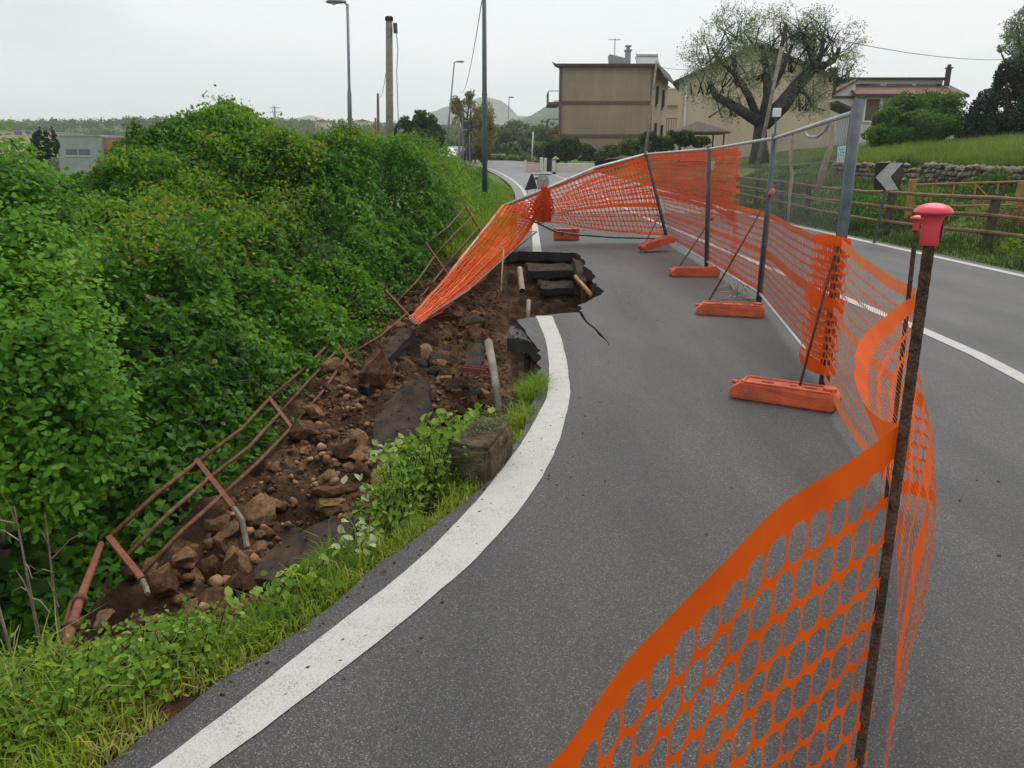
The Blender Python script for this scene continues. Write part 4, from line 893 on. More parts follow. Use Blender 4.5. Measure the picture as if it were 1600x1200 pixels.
# olive tree in the bank
def olive():
    Y = 27.; b = P(1188, 236, Y); fork = P(1190, 193, Y)
    spec = [((1115, 75), 1.0, -.5), ((1105, 125), .85, .5), ((1150, 45), .8, .3), ((1150, 110), .95, -.9), ((1200, 60), 1.0, .6), ((1240, 40), .75, -.3), ((1235, 90), .9, .8), ((1285, 65), .9, 0), ((1310, 70), .8, .8), ((1312, 105), .62, -.4), ((1262, 150), .75, -.2), ((1150, 160), .7, .2), ((1185, 105), .9, 1.0), ((1275, 45), .7, .2)]
    bl = [(P(*p, Y + dy), (r * .95, r, r * .82)) for p, r, dy in spec]
    t = thing('olive_tree', b, 'old olive tree with a gnarled forked trunk and airy grey green crown', 'tree'); o0 = ORG[t.name]
    q = mb(); rr = random.Random(4)
    q.tube([b - V(0, 0, .4), b + V(-.05, 0, .25), fork - V(.03, 0, .1), fork + V(0, 0, .1)], [.36, .25, .21, .2], 12)
    for pts, r in (([(1190, 193), (1150, 168), (1118, 150), (1108, 128)], .2), ([(1192, 192), (1222, 165), (1250, 128), (1272, 105), (1290, 102)], .3), ([(1186, 190), (1170, 150), (1150, 118), (1145, 80)], .15), ([(1192, 190), (1200, 150), (1198, 110), (1190, 70)], .2), ([(1200, 150), (1222, 110), (1238, 70)], .12), ([(1272, 105), (1283, 85), (1287, 60)], .13), ([(1286, 103), (1303, 95), (1312, 75)], .12), ([(1272, 105), (1264, 80), (1250, 50)], .09), ([(1150, 118), (1125, 95), (1112, 75)], .08), ([(1240, 140), (1262, 148), (1268, 165)], .06)):
        pp = [P(x, y, Y + rr.uniform(-.35, .35) * (k > 0)) for k, (x, y) in enumerate(pts)]; q.tube(pp, list(np.linspace(r, r * .45, len(pp))), 8)
    for c, rad in bl:
        for _ in range(9):
            s = c + V(rr.gauss(0, .3), rr.gauss(0, .3), -.45); e = c + unit(V(rr.gauss(0, 1), rr.gauss(0, 1), abs(rr.gauss(.5, .8)))) * np.array(rad) * rr.uniform(.6, 1.05); m2 = (s + e) / 2 + V(rr.gauss(0, .1), 0, rr.gauss(0, .1)); q.tube([s, m2, e], [.03, .02, .007], 4)
    q.build('trunk', M['barkolive'], t, True)
    # leaves sit along drooping sprays
    c, d = leaves_in_blobs(bl, 3500, .48, .7, .35, 3); k = 7
    ax = unit(rng.normal(size=c.shape) * .6 + d * .8 + V(0, 0, .1)); cc = (c[:, None] + ax[:, None] * (np.arange(k) * .055)[None, :, None] + rng.normal(size=(len(c), k, 3)) * .025).reshape(-1, 3)
    nr = unit(np.repeat(np.cross(ax, rng.normal(size=c.shape)), k, 0) + rng.normal(size=cc.shape) * .6)
    tint = np.clip(np.repeat(.5 + .8 * (vn3(c[:, 0] * 1.2, c[:, 1] * 1.2, c[:, 2] * 1.2, 44) - .5), k) + rng.normal(size=len(cc)) * .22, 0, 1)
    link('crown', leaf_mesh('crown', cc - o0, nr, rng.uniform(.06, .11, len(cc)), tint, L['olive'], .3), t)
olive()
def px_tree(name, Y, pbase, pfork, r, spec, n, size, lm, label, cat='tree', **kw):
    """spec: ((px,py), radius px x, radius px z, depth offset)"""
    s = Y / FPX; bl = [(P(*p, Y + dy), (rx * s, max(rx, rz) * s * .8, rz * s)) for p, rx, rz, dy in spec]
    b = P(*pbase, Y); return tree(name, b, P(*pfork, Y), r, bl, n, size, lm, label, cat, **kw)
px_tree('hedge_bush', 40, (1425, 232), (1425, 205), .15, [((1388, 196), 24, 30, 0), ((1410, 178), 32, 30, .5), ((1450, 172), 36, 28, 0), ((1478, 185), 30, 34, -.4), ((1440, 200), 52, 24, -1), ((1390, 212), 40, 16, -1), ((1482, 212), 24, 16, -.6), ((1372, 212), 16, 16, 0)], 24000, .13, 'hedge', 'big rounded green bush hiding the white house', 'bush', gap=.36, gs=.7, seed=11)
px_tree('dark_tree', 37, (1575, 232), (1575, 200), .22, [((1545, 178), 30, 36, 0), ((1580, 150), 34, 44, .6), ((1620, 130), 40, 60, 1), ((1600, 195), 46, 34, -.6), ((1540, 205), 24, 22, -.4), ((1650, 170), 45, 60, 0), ((1572, 118), 15, 22, .3)], 24000, .15, 'dark', 'dense dark evergreen tree at the right edge of the field', gap=.36, gs=.8, seed=12)
px_tree('pale_tree', 50, (1600, 200), (1598, 130), .16, [((1590, 40), 24, 26, 0), ((1582, 78), 18, 14, 1), ((1612, 60), 30, 50, 0), ((1562, 76), 9, 7, 0), ((1600, 100), 28, 20, 0)], 6500, .13, 'olive', 'pale feathery tree rising behind the dark evergreen', gap=.5, gs=.9, seed=13)
px_tree('brown_shrub', 39, (1511, 226), (1511, 210), .06, [((1506, 196), 11, 14, 0), ((1517, 205), 10, 16, 0), ((1508, 214), 13, 12, -.3)], 3500, .10, 'brown', 'brownish dry shrub between the green bush and dark evergreen', 'shrub', gap=.4, gs=.5, seed=14)
px_tree('round_tree', 58, (652, 250), (652, 228), .16, [((640, 205), 24, 22, 0), ((662, 200), 22, 24, .5), ((678, 215), 18, 20, 0), ((655, 225), 34, 22, -1), ((624, 222), 14, 18, 0), ((652, 186), 14, 12, 0)], 20000, .2, 'mid', 'round dark green tree beside the concrete pole', gap=.38, gs=.8, seed=15)
px_tree('budding_tree', 80, (735, 255), (735, 215), .22, [((735, 175), 20, 20, 0), ((752, 185), 22, 26, 0), ((722, 200), 20, 22, .5), ((745, 210), 30, 22, -1), ((712, 165), 9, 14, 0), ((735, 148), 8, 10, 0), ((760, 205), 18, 22, 0)], 7500, .22, 'blossom', 'thin budding tree with yellowish twigs behind the road signs', gap=.48, gs=1.1, seed=16, tips=5)
px_tree('reddish_shrub', 75, (742, 255), (742, 245), .08, [((742, 235), 14, 14, 0), ((755, 240), 12, 12, 0), ((730, 243), 10, 9, 0)], 2500, .2, 'brown', 'reddish brown shrub at the foot of the road signs', 'shrub', gap=.44, gs=.7, seed=17)
px_tree('grey_green_tree', 95, (800, 252), (800, 235), .2, [((780, 215), 20, 20, 0), ((808, 212), 24, 24, 1), ((836, 218), 22, 22, 0), ((820, 232), 40, 14, -1), ((858, 222), 20, 22, 0)], 12000, .28, 'grey', 'broad grey green tree mass behind the far street lamp', gap=.4, gs=1.4, seed=18)
px_tree('gate_shrub', 64, (885, 254), (885, 242), .08, [((868, 238), 18, 16, 0), ((890, 234), 20, 18, .4), ((914, 240), 18, 13, 0), ((850, 241), 13, 12, 0), ((935, 244), 14, 8, 0)], 12000, .16, 'mid', 'dark shrub overhanging the cream garden wall', 'shrub', gap=.4, gs=.6, seed=19)
px_tree('corner_shrub', 52, (1000, 240), (1000, 230), .06, [((985, 230), 20, 13, 0), ((1014, 222), 15, 17, 0), ((955, 236), 20, 10, .4), ((1036, 226), 15, 14, 0), ((1000, 236), 26, 9, -.5)], 9000, .13, 'mid', 'low dark shrub row under the brown house corner', 'shrub', gap=.4, gs=.5, seed=20)
px_tree('gazebo_shrub', 44, (1062, 228), (1062, 222), .05, [((1050, 219), 13, 13, 0), ((1072, 217), 13, 13, 0), ((1094, 222), 16, 9, 0)], 6500, .10, 'mid', 'leafy shrub growing in front of the gazebo', 'shrub', gap=.42, gs=.5, seed=21)
px_tree('dark_far_tree', 55, (68, 262), (68, 240), .14, [((64, 218), 12, 12, 0), ((74, 206), 11, 12, 0), ((60, 238), 17, 12, 0), ((80, 228), 10, 14, 0)], 6000, .2, 'dark', 'small dark tree standing left of the grey warehouse', gap=.42, gs=.7, seed=22)
px_tree('lime_tree', 100, (205, 245), (205, 232), .14, [((200, 228), 13, 12, 0), ((214, 222), 12, 12, 0), ((190, 236), 8, 10, 0)], 4500, .3, 'scrub', 'light green tree between the two terracotta blocks', gap=.38, gs=1.0, seed=23)
px_tree('ridge_tree', 330, (270, 215), (270, 205), .5, [((264, 193), 9, 8, 0), ((276, 196), 10, 8, 0), ((268, 202), 15, 7, 0)], 2600, .75, 'mid', 'round dark tree on the skyline left of the crest', gap=.36, gs=3, seed=24)
px_tree('yellow_shrub', 88, (800, 252), (800, 248), .05, [((775, 246), 12, 5, 0), ((800, 247), 14, 4.5, 0), ((824, 246.5), 10, 4.5, 0)], 3500, .22, 'scrub', 'yellow green shrubs above the dark kerb wall', 'shrub', gap=.38, gs=.8, seed=25)
# woods on the far ridge: one mass nobody could count
def woods(name, label_none, px0, px1, Y0, Y1, n, h, lm, seed, size):
    k = n; f = rng.random(k); Y = rng.uniform(Y0, Y1, k); x = np.array([P(px0 + (px1 - px0) * a, 250, yy_)[0] for a, yy_ in zip(f, Y)])
    z = zfar(x, Y); keep = vn3(x * .02, Y * .02, 0, seed) > .33; x, Y, z = x[keep], Y[keep], z[keep]
    hh = h * rng.uniform(.5, 1.25, len(x)); m = 40
    d = unit(rng.normal(size=(len(x), m, 3))); c = np.stack([x, Y, z + hh * .55], -1)[:, None] + d * (np.stack([hh * .5, hh * .5, hh * .52], -1)[:, None] * rng.uniform(.5, 1, (len(x), m, 1)))
    c = c.reshape(-1, 3); nr = unit(d.reshape(-1, 3) + rng.normal(size=c.shape) * .4)
    tint = np.clip(np.repeat(rng.random(len(x)), m) * .8 + rng.random(len(c)) * .25, 0, 1)
    tag(link(name, leaf_mesh(name, c, nr, rng.uniform(.7, 1.3, len(c)) * size, tint, L[lm], .8)), kind='stuff')
woods('distant_woods', '', -60, 700, 180, 520, 3200, 4.5, 'mid', 71, 1.1)
woods('distant_woods', '', 690, 1010, 150, 420, 1800, 5, 'mid', 72, .9)

# ------------------------------------------------------------------ the thicket that fills the gully on the left
L0Y = [3.4, 4.5, 6, 8, 10, 12, 14.5, 17, 20, 24, 30, 40]
L0X = [-2.9, -2.5, -2.2, -2.1, -1.85, -1.55, -1.25, -1.0, -.78, -.65, -.6, -.7]
LBZ = [-1.75, -1.35, -1.1, -1.0, -.9, -.7, -.2, .1, .2, .25, .3, .5]
LHZ = [1.0, 1.0, 1.05, 1.15, 1.35, 1.65, 2.15, 2.1, 1.8, 1.5, 1.0, .9]
def hthick(x, y):
    s = np.interp(y, L0Y, L0X) - x; zb = np.interp(y, L0Y, LBZ); h = np.interp(y, L0Y, LHZ); wd = np.interp(y, L0Y, [4.2, 4.2, 4.0, 3.8, 3.6, 3.4, 3.0, 2.6, 2.2, 2.0, 2.0, 2.0])
    q = np.clip(s / wd, 0, 1); prof = np.sin(q * np.pi / 2)**.85
    z = zb + h * prof - np.clip(s - wd - 1.0, 0, 99) * .05 - .95 * sst(4.0, 8.5, s) - .3 * sst(3.5, 6, s) * sst(15, 10, y)
    z = z + (fbm(x * .5, y * .5, 0, 101, 2) * 1.1 + fbm(x * 1.4, y * 1.4, 0, 102, 2) * .95 + fbm(x * 3.4, y * 3.4, 0, 103, 2) * .42) * sst(0, .8, s)
    return z
def thicket(name, label, cat, y0, y1, xl, n, size, lm, seed, tintf, smax=14, smin=0.0):
    out = []; nn = []; ex = []; need = n
    while need > 0:
        k = need * 2 + 2000; y = rng.uniform(y0, y1, k); x = rng.uniform(xl, -.2, k); s = np.interp(y, L0Y, L0X) - x
        e = .06; z = hthick(x, y); gx = (hthick(x + e, y) - z) / e; gy_ = (hthick(x, y + e) - z) / e; wgt = np.sqrt(1 + np.clip(gx**2 + gy_**2, 0, 9)) / 3.2
        dist = np.sqrt(x**2 + y**2); 
        ok = (s > smin) & (s < smax) & (rng.random(k) < wgt) & (x > -.95 * y - 1.0)
        x, y, z, gx, gy_ = x[ok], y[ok], z[ok], gx[ok], gy_[ok]; nm = unit(np.stack([-gx, -gy_, np.ones_like(gx)], -1))
        dep = rng.exponential(.13, len(x)) - .05 + .22 * (vn3(x * 5, y * 5, z * 5, seed) - .5)
        c = np.stack([x, y, z], -1) - nm * dep[:, None]
        out.append(c[:need]); nn.append(nm[:need]); need -= len(c)
    c, nm = np.concatenate(out), np.concatenate(nn)
    nr = unit(nm * .4 + rng.normal(size=c.shape) * .62 + V(.1, -.1, .6)); tint = np.clip(tintf(c) + rng.normal(size=len(c)) * .14, 0, .93); tint = np.where(rng.random(len(c)) < .005, 1, tint)
    pt = vn3(c[:, 0] * .9, c[:, 1] * .9, c[:, 2] * .9, seed + 60)
    k0 = int(len(c) * .5); b = c[k0]; t = thing(name, (np.median(c[:, 0]), np.median(c[:, 1]), np.median(c[:, 2]) - 1), label, cat); o0 = ORG[t.name]
    link('foliage', leaf_mesh('foliage', c - o0, nr, size * (.62 + .8 * pt) * rng.uniform(.6, 1.35, len(c)), tint, L[lm], .68), t)
    q = mb(); rr = random.Random(seed)
    for _ in range(90):                    # arching canes that stand out of the leaves
        y = rr.uniform(y0 + 1, y1); x = float(np.interp(y, L0Y, L0X)) - rr.uniform(.2, 3.2); z = float(hthick(x, y)); a = rr.uniform(0, 6.28); ln = rr.uniform(.25, .6)
        q.tube([(x, y, z - .25), (x + ln * .3 * math.cos(a), y + ln * .3 * math.sin(a), z + ln * .28), (x + ln * .7 * math.cos(a), y + ln * .7 * math.sin(a), z + ln * .3), (x + ln * math.cos(a), y + ln * math.sin(a), z + .02)], [.006, .005, .004, .002], 4)
    for _ in range(60):
        y = rr.uniform(y0, y1); x = float(np.interp(y, L0Y, L0X)) - rr.uniform(.3, 4); z = float(hthick(x, y))
        q.tube([(x + rr.uniform(-.3, .3), y, z - 1.4), (x, y, z - .6), (x + rr.uniform(-.4, .4), y + rr.uniform(-.4, .4), z - .02)], [.022, .016, .006], 4)
    tag(q.build('stems', M['bark'], t), kind='stuff'); return t
tk = lambda c: .34 + .75 * (vn3(c[:, 0] * .8, c[:, 1] * .8, c[:, 2] * .8, 120) - .5) + .28 * (vn3(c[:, 0] * 3, c[:, 1] * 3, c[:, 2] * 3, 121) - .5)
thicket('thicket', 'huge dark green bramble thicket filling the gully beside the collapse', 'thicket', 3.4, 17.5, -15, 250000, .078, 'thicket', 7, tk)
thicket('scrub', 'lower yellow green scrub along the road edge around the green pole', 'scrub', 17, 42, -14, 90000, .085, 'scrub', 8, lambda c: .42 + .8 * (vn3(c[:, 0] * .9, c[:, 1] * .9, c[:, 2] * .9, 130) - .5))
def crest():
    t = thing('crest_shrub', (-7, 14, 1.2), 'bright yellow green new shoots standing along the thicket crest', 'shrub'); o0 = ORG[t.name]
    cs = []; q = mb(); rr = random.Random(9)
    for _ in range(5200):
        y = rr.uniform(8, 19); s = rr.uniform(1.7, 4.9); x = float(np.interp(y, L0Y, L0X)) - s; z = float(hthick(x, y))
        if x < -.75 * y - .5 or (s > 3.9 and y < 12.0) or vn3(x * .7, y * .7, 0, 140) < .36: continue
        h = rr.uniform(.05, .26) * (1.9 if rr.random() < .04 else 1); lx, ly = rr.uniform(-.12, .12), rr.uniform(-.12, .12)
        if rr.random() < .12: q.tube([(x, y, z - .3), (x + lx, y + ly, z + h)], [.006, .002], 3)
        for k in range(int(18 * (h + .35))): f = rr.random(); cs.append((x + lx * f + rr.gauss(0, .07), y + ly * f + rr.gauss(0, .07), z - .12 + (h + .1) * f))
    tag(q.build('shoots', M['verge'], t), kind='stuff'); c = np.array(cs); nr = unit(rng.normal(size=c.shape) + V(0, -.1, .8))
    link('foliage', leaf_mesh('foliage', c - o0, nr, rng.uniform(.05, .10, len(c)), np.clip(.55 + rng.normal(size=len(c)) * .25, 0, 1), L['scrub'], .6), t)
crest()
def near_tree():
    spec = [((40, 560), 85, 4.9, 0), ((85, 640), 75, 4.8, 0), ((20, 700), 80, 4.7, 0), ((90, 545), 60, 5.3, 0), ((20, 420), 80, 5.6, 0), ((70, 470), 55, 5.6, 0), ((15, 320), 60, 6.2, 0), ((45, 370), 50, 6.2, 0), ((18, 250), 30, 6.8, 0), ((-40, 480), 110, 5.2, 0), ((-50, 640), 110, 4.7, 0), ((-40, 330), 80, 6.0, 0), ((60, 720), 70, 4.6, 0), ((130, 680), 40, 4.9, 0)]
    bl = []
    for p, r, Y, dy in spec: f = Y * math.cos(PITCH) + .5; rr = r * f / FPX; bl.append((P(*p, Y), (rr, rr, rr * .9)))
    b = V(-3.5, 4.3, -2.6); t = thing('young_tree', b, 'leafy bright green young tree at the left edge rising from the gully', 'tree'); o0 = ORG[t.name]
    q = mb(); limbs(q, b, V(-3.45, 4.7, -.9), .09, bl, 3, 3, .1); q.build('trunk', M['bark'], t, True)
    c, d = leaves_in_blobs(bl, 4600, .37, .35, .55, 55); k = 7
    ax = unit(d * .9 + rng.normal(size=c.shape) * .6 + V(.1, -.1, -.15)); side = unit(np.cross(ax, rng.normal(size=c.shape)))
    i = np.arange(k); off = ax[:, None] * (i * .042)[None, :, None] + side[:, None] * (np.where(i % 2, 1, -1) * .03)[None, :, None]
    cc = (c[:, None] + off + rng.normal(size=(len(c), k, 3)) * .012).reshape(-1, 3)
    nr = unit(np.repeat(d * .5, k, 0) + rng.normal(size=cc.shape) * .45 + V(.1, -.25, .75))
    tint = np.clip(np.repeat(.42 + .8 * (vn3(c[:, 0] * 2.2, c[:, 1] * 2.2, c[:, 2] * 2.2, 57) - .5), k) + np.tile(i / k * .25, len(c)) + rng.normal(size=len(cc)) * .12, 0, 1)
    link('crown', big_leaf_mesh('crown', cc - o0, nr, rng.uniform(.03, .072, len(cc)), tint, L['near'], .7), t)
near_tree()
def dead_stems():
    rr = random.Random(12)
    for k, (pa, pb, Y, lab) in enumerate([((60, 990), (22, 790), 3.6, 'bare grey sapling stem with side twigs, in the dark gully left of the bent pipe'), ((95, 1000), (70, 800), 4.0, 'thin bare sapling stem nearest the bent pipe in the dark gully'), ((30, 1010), (-20, 880), 3.2, 'short bare twiggy stem by the photo edge in the dark gully')]):
        a, b = P(*pa, Y), P(*pb, Y + .15); a = a - V(0, 0, .5); t = thing('dead_sapling', a, lab, 'dead plant', 'dead saplings in the gully')
        m2 = a * .5 + b * .5 + V(rr.uniform(-.05, .05), 0, 0); q = mb(); q.tube([a, m2, b], [.011, .008, .003], 6); q.build('stem', M['twig'], t)
        for j in range(8):
            f = rr.uniform(.3, .95); s = a * (1 - f) + b * f; e = s + V(rr.uniform(-.22, .22), rr.uniform(-.1, .1), rr.uniform(-.05, .25)); q = mb(); q.tube([s, s * .5 + e * .5 + V(0, 0, .03), e], [.0045, .0035, .0015], 5); q.build('twig', M['twig'], t)
dead_stems()

# ------------------------------------------------------------------ verge in front: grass, weeds, ivy
def verge_grass():
    n = 80000; y = rng.uniform(.9, 5.0, n); d = 1.7 * rng.random(n)**1.35; x = xedge(y) - d
    cl = vn3(x * 5, y * 5, 0, 150); lim = np.interp(y, [.9, 2.2, 2.38, 2.48, 2.6, 2.85, 3.36, 3.8, 4.3, 4.7, 5.0], [1.35, 1.15, .88, .54, .36, .34, .43, .48, .43, .28, .12])
    ok = (d < lim) & (cl > .2) & (rng.random(n) < np.interp(d, [0, .06, .2, 1.7], [.22, .6, 1, .55])); x, y, d, cl = x[ok], y[ok], d[ok], cl[ok]
    z = zleft(x, y) - .01; h = rng.uniform(.035, .12, len(x)) * np.where(rng.random(len(x)) < .06, 2.1, 1) * np.interp(d, [0, .15, .5], [.55, .9, 1.25]) * (.55 + cl * .9)
    tint = np.clip(.35 + np.interp(d, [0, .12, .35], [.36, .14, 0]) + np.where(rng.random(len(x)) < .08, .5, 0) + .5 * (vn3(x * 2, y * 2, 0, 152) - .5) + rng.normal(size=len(x)) * .16, 0, 1)
    tag(link('verge_grass', blade_mesh('verge_grass', np.stack([x, y, z], -1), h, rng.uniform(.2, .95, len(x)), rng.uniform(.004, .0085, len(x)), tint, L['grass'])), kind='stuff')
    # grass further along: edge tufts by the collapse and the far berm
    n = 60000; y = rng.uniform(14.6, 44, n); d = rng.uniform(0, 3.2, n); x = xedge(y) - d; ok = (rng.random(n) < .9); x, y, d = x[ok], y[ok], d[ok]
    z = np.where(y < 26, zleft(x, y), zfar(x, y)) - .02; h = rng.uniform(.12, .34, len(x)) * np.interp(d, [0, .4, 1], [.35, .8, 1])
    tint = np.clip(.35 + .5 * (vn3(x, y, 0, 153) - .5) + rng.normal(size=len(x)) * .15, 0, .9)
    tag(link('verge_grass', blade_mesh('verge_grass', np.stack([x, y, z], -1), h, rng.uniform(.2, .8, len(x)), rng.uniform(.015, .03, len(x)), tint, L['grass'])), kind='stuff')
verge_grass()
def tuft(name, c, rx, ry, n, h, label, cat, zf=None, lm='grass', w=(.004, .008)):
    a = rng.uniform(0, 2 * np.pi, n); r = np.sqrt(rng.random(n)); x = c[0] + rx * r * np.cos(a); y = c[1] + ry * r * np.sin(a); z = (zleft(x, y) if zf is None else zf(x, y)) - .01
    b = np.stack([x, y, z], -1); t0 = np.array([c[0], c[1], float(np.median(z))])
    me = blade_mesh(name, b - t0, rng.uniform(.5, 1.1, n) * h, rng.uniform(.25, 1, n), rng.uniform(*w, n), np.clip(.4 + rng.normal(size=n) * .2, 0, .95), L[lm]); o = link(name, me); o.location = t0; tag(o, label, cat); return o
for p, rx, ry, n, h, lab in [((832, 602), .10, .34, 900, .2, 'bright grass tuft at the asphalt edge next to the line, beside the brown soil face'), ((815, 645), .08, .25, 350, .12, 'sparse grass tuft between the concrete block and the white line'), ((808, 700), .05, .35, 380, .07, 'thin dry grass strip along the road edge beside the concrete block')]:
    g = G(*p); tuft('grass_tuft', g, rx, ry, n, h, lab, 'grass tuft')
def leafy(name, spots, label, cat, lm, size, per, aspect=.8, h=.2, stem=True, zf=zleft, tint0=.45):
    """a low leafy plant: stems from the soil, each with broad leaves"""
    cs, nr = [], []; q = mb(); rr = random.Random(len(spots) * 7 + per); b0 = np.array([spots[0][0], spots[0][1], float(zf(spots[0][0], spots[0][1]))])
    t = thing(name, b0, label, cat); o0 = ORG[t.name]
    for s in spots:
        x, y = s[:2]; z = float(zf(x, y)) if len(s) < 3 else s[2]; hh = h * rr.uniform(.5, 1.2); lx, ly = rr.uniform(-.1, .1), rr.uniform(-.1, .08); tp = (x + lx, y + ly, z + hh); q.tube([(x, y, z - .03), ((x * 2 + tp[0]) / 3, (y * 2 + tp[1]) / 3, z + hh * .5), tp], [.004, .003, .0015], 4)
        for k in range(per):
            f = rr.uniform(.25, 1.05); cs.append((x + lx * f + rr.gauss(0, .045), y + ly * f + rr.gauss(0, .045), z + hh * f + rr.gauss(0, .015))); nr.append((rr.gauss(0, .5), rr.gauss(-.25, .5), .8))
    tag(q.build('stems', M['verge'], t), kind='stuff'); c = np.array(cs); 
    link('foliage', big_leaf_mesh('foliage', c - o0, np.array(nr), rng.uniform(.6, 1.25, len(c)) * size, np.clip(tint0 + rng.normal(size=len(c)) * .22, 0, 1), L[lm], aspect), t); return t
def spots_px(poly_px, n, z=-.2, seed=1):
    rr = random.Random(seed); xs_ = [p[0] for p in poly_px]; ys_ = [p[1] for p in poly_px]; out = []
    while len(out) < n:
        x, y = rr.uniform(min(xs_), max(xs_)), rr.uniform(min(ys_), max(ys_))
        if inside(poly_px, x, y): 
            g = G(x, y, z); zz = max(z - .25, float(zleft(g[0], g[1]))); out.append((g[0], g[1], zz))
    return out
leafy('ivy', spots_px([(600, 730), (650, 680), (745, 655), (765, 675), (700, 720), (640, 780)], 80, -.08, 2), 'low ivy mat at the verge edge left of the concrete block', 'ivy', 'ivy', .058, 10, .85, .17)
_rr = random.Random(31); _sp = []
while len(_sp) < 60:
    _x, _y = _rr.uniform(595, 770), _rr.uniform(645, 770)
    if inside([(600, 715), (650, 668), (750, 646), (766, 668), (712, 705), (690, 760), (640, 775)], _x, _y): _p = P(_x, _y, 4.25 - (_y - 650) * .004); _sp.append((_p[0], _p[1], max(_p[2] - .05, float(zleft(_p[0], _p[1])))))
leafy('ivy', _sp, 'tall pale green ivy clump hanging over the left end of the concrete block', 'ivy', 'ivy', .055, 9, .9, .08, tint0=.55)
leafy('weed', spots_px([(575, 790), (640, 730), (700, 725), (690, 790), (600, 860), (560, 850)], 90, -.1, 3), 'leafy green weeds below the ivy at the verge edge', 'weeds', 'ivy', .042, 10, .55, .27, tint0=.35)
leafy('bindweed', spots_px([(575, 690), (625, 665), (640, 700), (590, 715)], 9, -.05, 4), 'pale sprig of rounded leaves standing against the broken asphalt slab', 'weed', 'pale', .06, 7, .8, .16, tint0=.5)
leafy('bindweed', spots_px([(530, 845), (590, 800), (600, 840), (540, 880)], 9, -.05, 5), 'whitish leaved sprig over the sunken slab by the verge', 'weed', 'pale', .05, 6, .7, .13, tint0=.7)
leafy('ground_ivy', spots_px([(-60, 1090), (60, 1030), (230, 985), (330, 1000), (350, 1060), (260, 1120), (160, 1170), (-60, 1210)], 170, -.1, 6), 'dense trailing ivy and weeds covering the near verge corner', 'ivy', 'ivy', .027, 20, .75, .14, tint0=.42)
leafy('ground_ivy', spots_px([(380, 960), (480, 900), (520, 930), (430, 985)], 22, -.08, 7), 'pale leaved weeds in the verge grass beside the lowest rubble', 'weeds', 'ivy', .045, 7, .7, .14, tint0=.6)
def dry_leaves():
    cs = np.array([G(rng.uniform(645, 700), rng.uniform(735, 800), -.2) for _ in range(70)]); t = thing('dead_leaves', cs[0], 'cluster of curled dead brown leaves beside the concrete block', 'leaves')
    link('dead_leaf', big_leaf_mesh('dead_leaf', cs - ORG[t.name] + rng.normal(size=cs.shape) * .02, rng.normal(size=cs.shape) + V(0, -.4, .6), rng.uniform(.03, .065, 70), rng.random(70), L['dry'], .8, .25), t)
dry_leaves()
# right bank: rough grass between fence and road, weeds, tall meadow above the wall
def bank_grass():
    n = 90000; y = 6 + 36 * rng.random(n)**1.25; x = xcen(y) + 3.86 + 6 * rng.random(n)**1.2; ok = x < .78 * y + 3; x, y = x[ok], y[ok]; s = x - xcen(y) - 3.85
    cl = vn3(x * 1.4, y * 1.4, 0, 160); h = rng.uniform(.05, .2, len(x)) * (.4 + cl * 1.1) * np.interp(s, [0, .25, .8], [.5, .9, 1.1])
    tint = np.clip(.3 + .9 * (vn3(x * .6, y * .6, 0, 161) - .45) + rng.normal(size=len(x)) * .16, 0, 1)
    tag(link('bank_grass', blade_mesh('bank_grass', np.stack([x, y, zright(x, y) - .01], -1), h, rng.uniform(.2, .9, len(x)), rng.uniform(.010, .022, len(x)), tint, L['bank'])), kind='stuff')
    n = 110000; y = 13 + 38 * rng.random(n)**1.1; x = xcen(y) + 3.85 + 5.8 + 24 * rng.random(n)**1.3; ok = x < .78 * y + 4; x, y = x[ok], y[ok]
    h = rng.uniform(.18, .5, len(x)); tint = np.clip(.45 + .7 * (vn3(x * .5, y * .5, 0, 162) - .5) + rng.normal(size=len(x)) * .15, 0, 1)
    tag(link('meadow_grass', blade_mesh('meadow_grass', np.stack([x, y, zright(x, y) - .02], -1), h, rng.uniform(.1, .6, len(x)), rng.uniform(.012, .03, len(x)), tint, L['meadow'])), kind='stuff')
bank_grass()
zr_ = lambda x, y: zright(x, y)
def bank_bush(name, cx, cyy, rx, ry, h, n, size, lm, label):
    a = rng.uniform(0, 2 * np.pi, n); r = np.sqrt(rng.random(n)); x = cx + rx * r * np.cos(a); y = cyy + ry * r * np.sin(a)
    top = h * np.sqrt(np.clip(1 - r**2, 0, 1)) * (.6 + .8 * vn3(x * 2, y * 2, 0, 171)); c = np.stack([x, y, zright(x, y) + top * rng.random(n)**.4], -1); t = thing(name, (cx, cyy, float(zright(cx, cyy))), label, 'weeds'); o0 = ORG[t.name]
    link('foliage', leaf_mesh('foliage', c - o0, unit(rng.normal(size=c.shape) * .6 + V(-.1, -.3, .7)), rng.uniform(.6, 1.3, n) * size, np.clip(.5 + rng.normal(size=n) * .2 + .5 * (vn3(x * 3, y * 3, 0, 172) - .5), 0, 1), L[lm], .7), t)
    q = mb()
    for k in range(24): q.tube([c[k] * V(1, 1, 0) + V(0, 0, float(zright(c[k][0], c[k][1])) - .05), c[k]], [.008, .003], 4)
    tag(q.build('stems', M['bark'], t), kind='stuff')
bank_bush('bramble_patch', 9.9, 20.5, 1.2, 2.4, .6, 5000, .09, 'hedge', 'bright green brambles behind the wooden fence, left of the chevron sign')
bank_bush('bramble_patch', 9.3, 13.2, .6, 1.6, .28, 1500, .07, 'scrub', 'low yellow green weeds at the fence foot near the right edge')
bank_bush('bramble_patch', 12.9, 21.6, .6, .9, .55, 900, .09, 'hedge', 'green creeper growing over the stone wall beside the chevron sign')
bank_bush('dry_weeds', 11.3, 16.0, 1.6, 1.5, .3, 2200, .07, 'brown', 'straw coloured dead weeds on the slope behind the wooden fence')

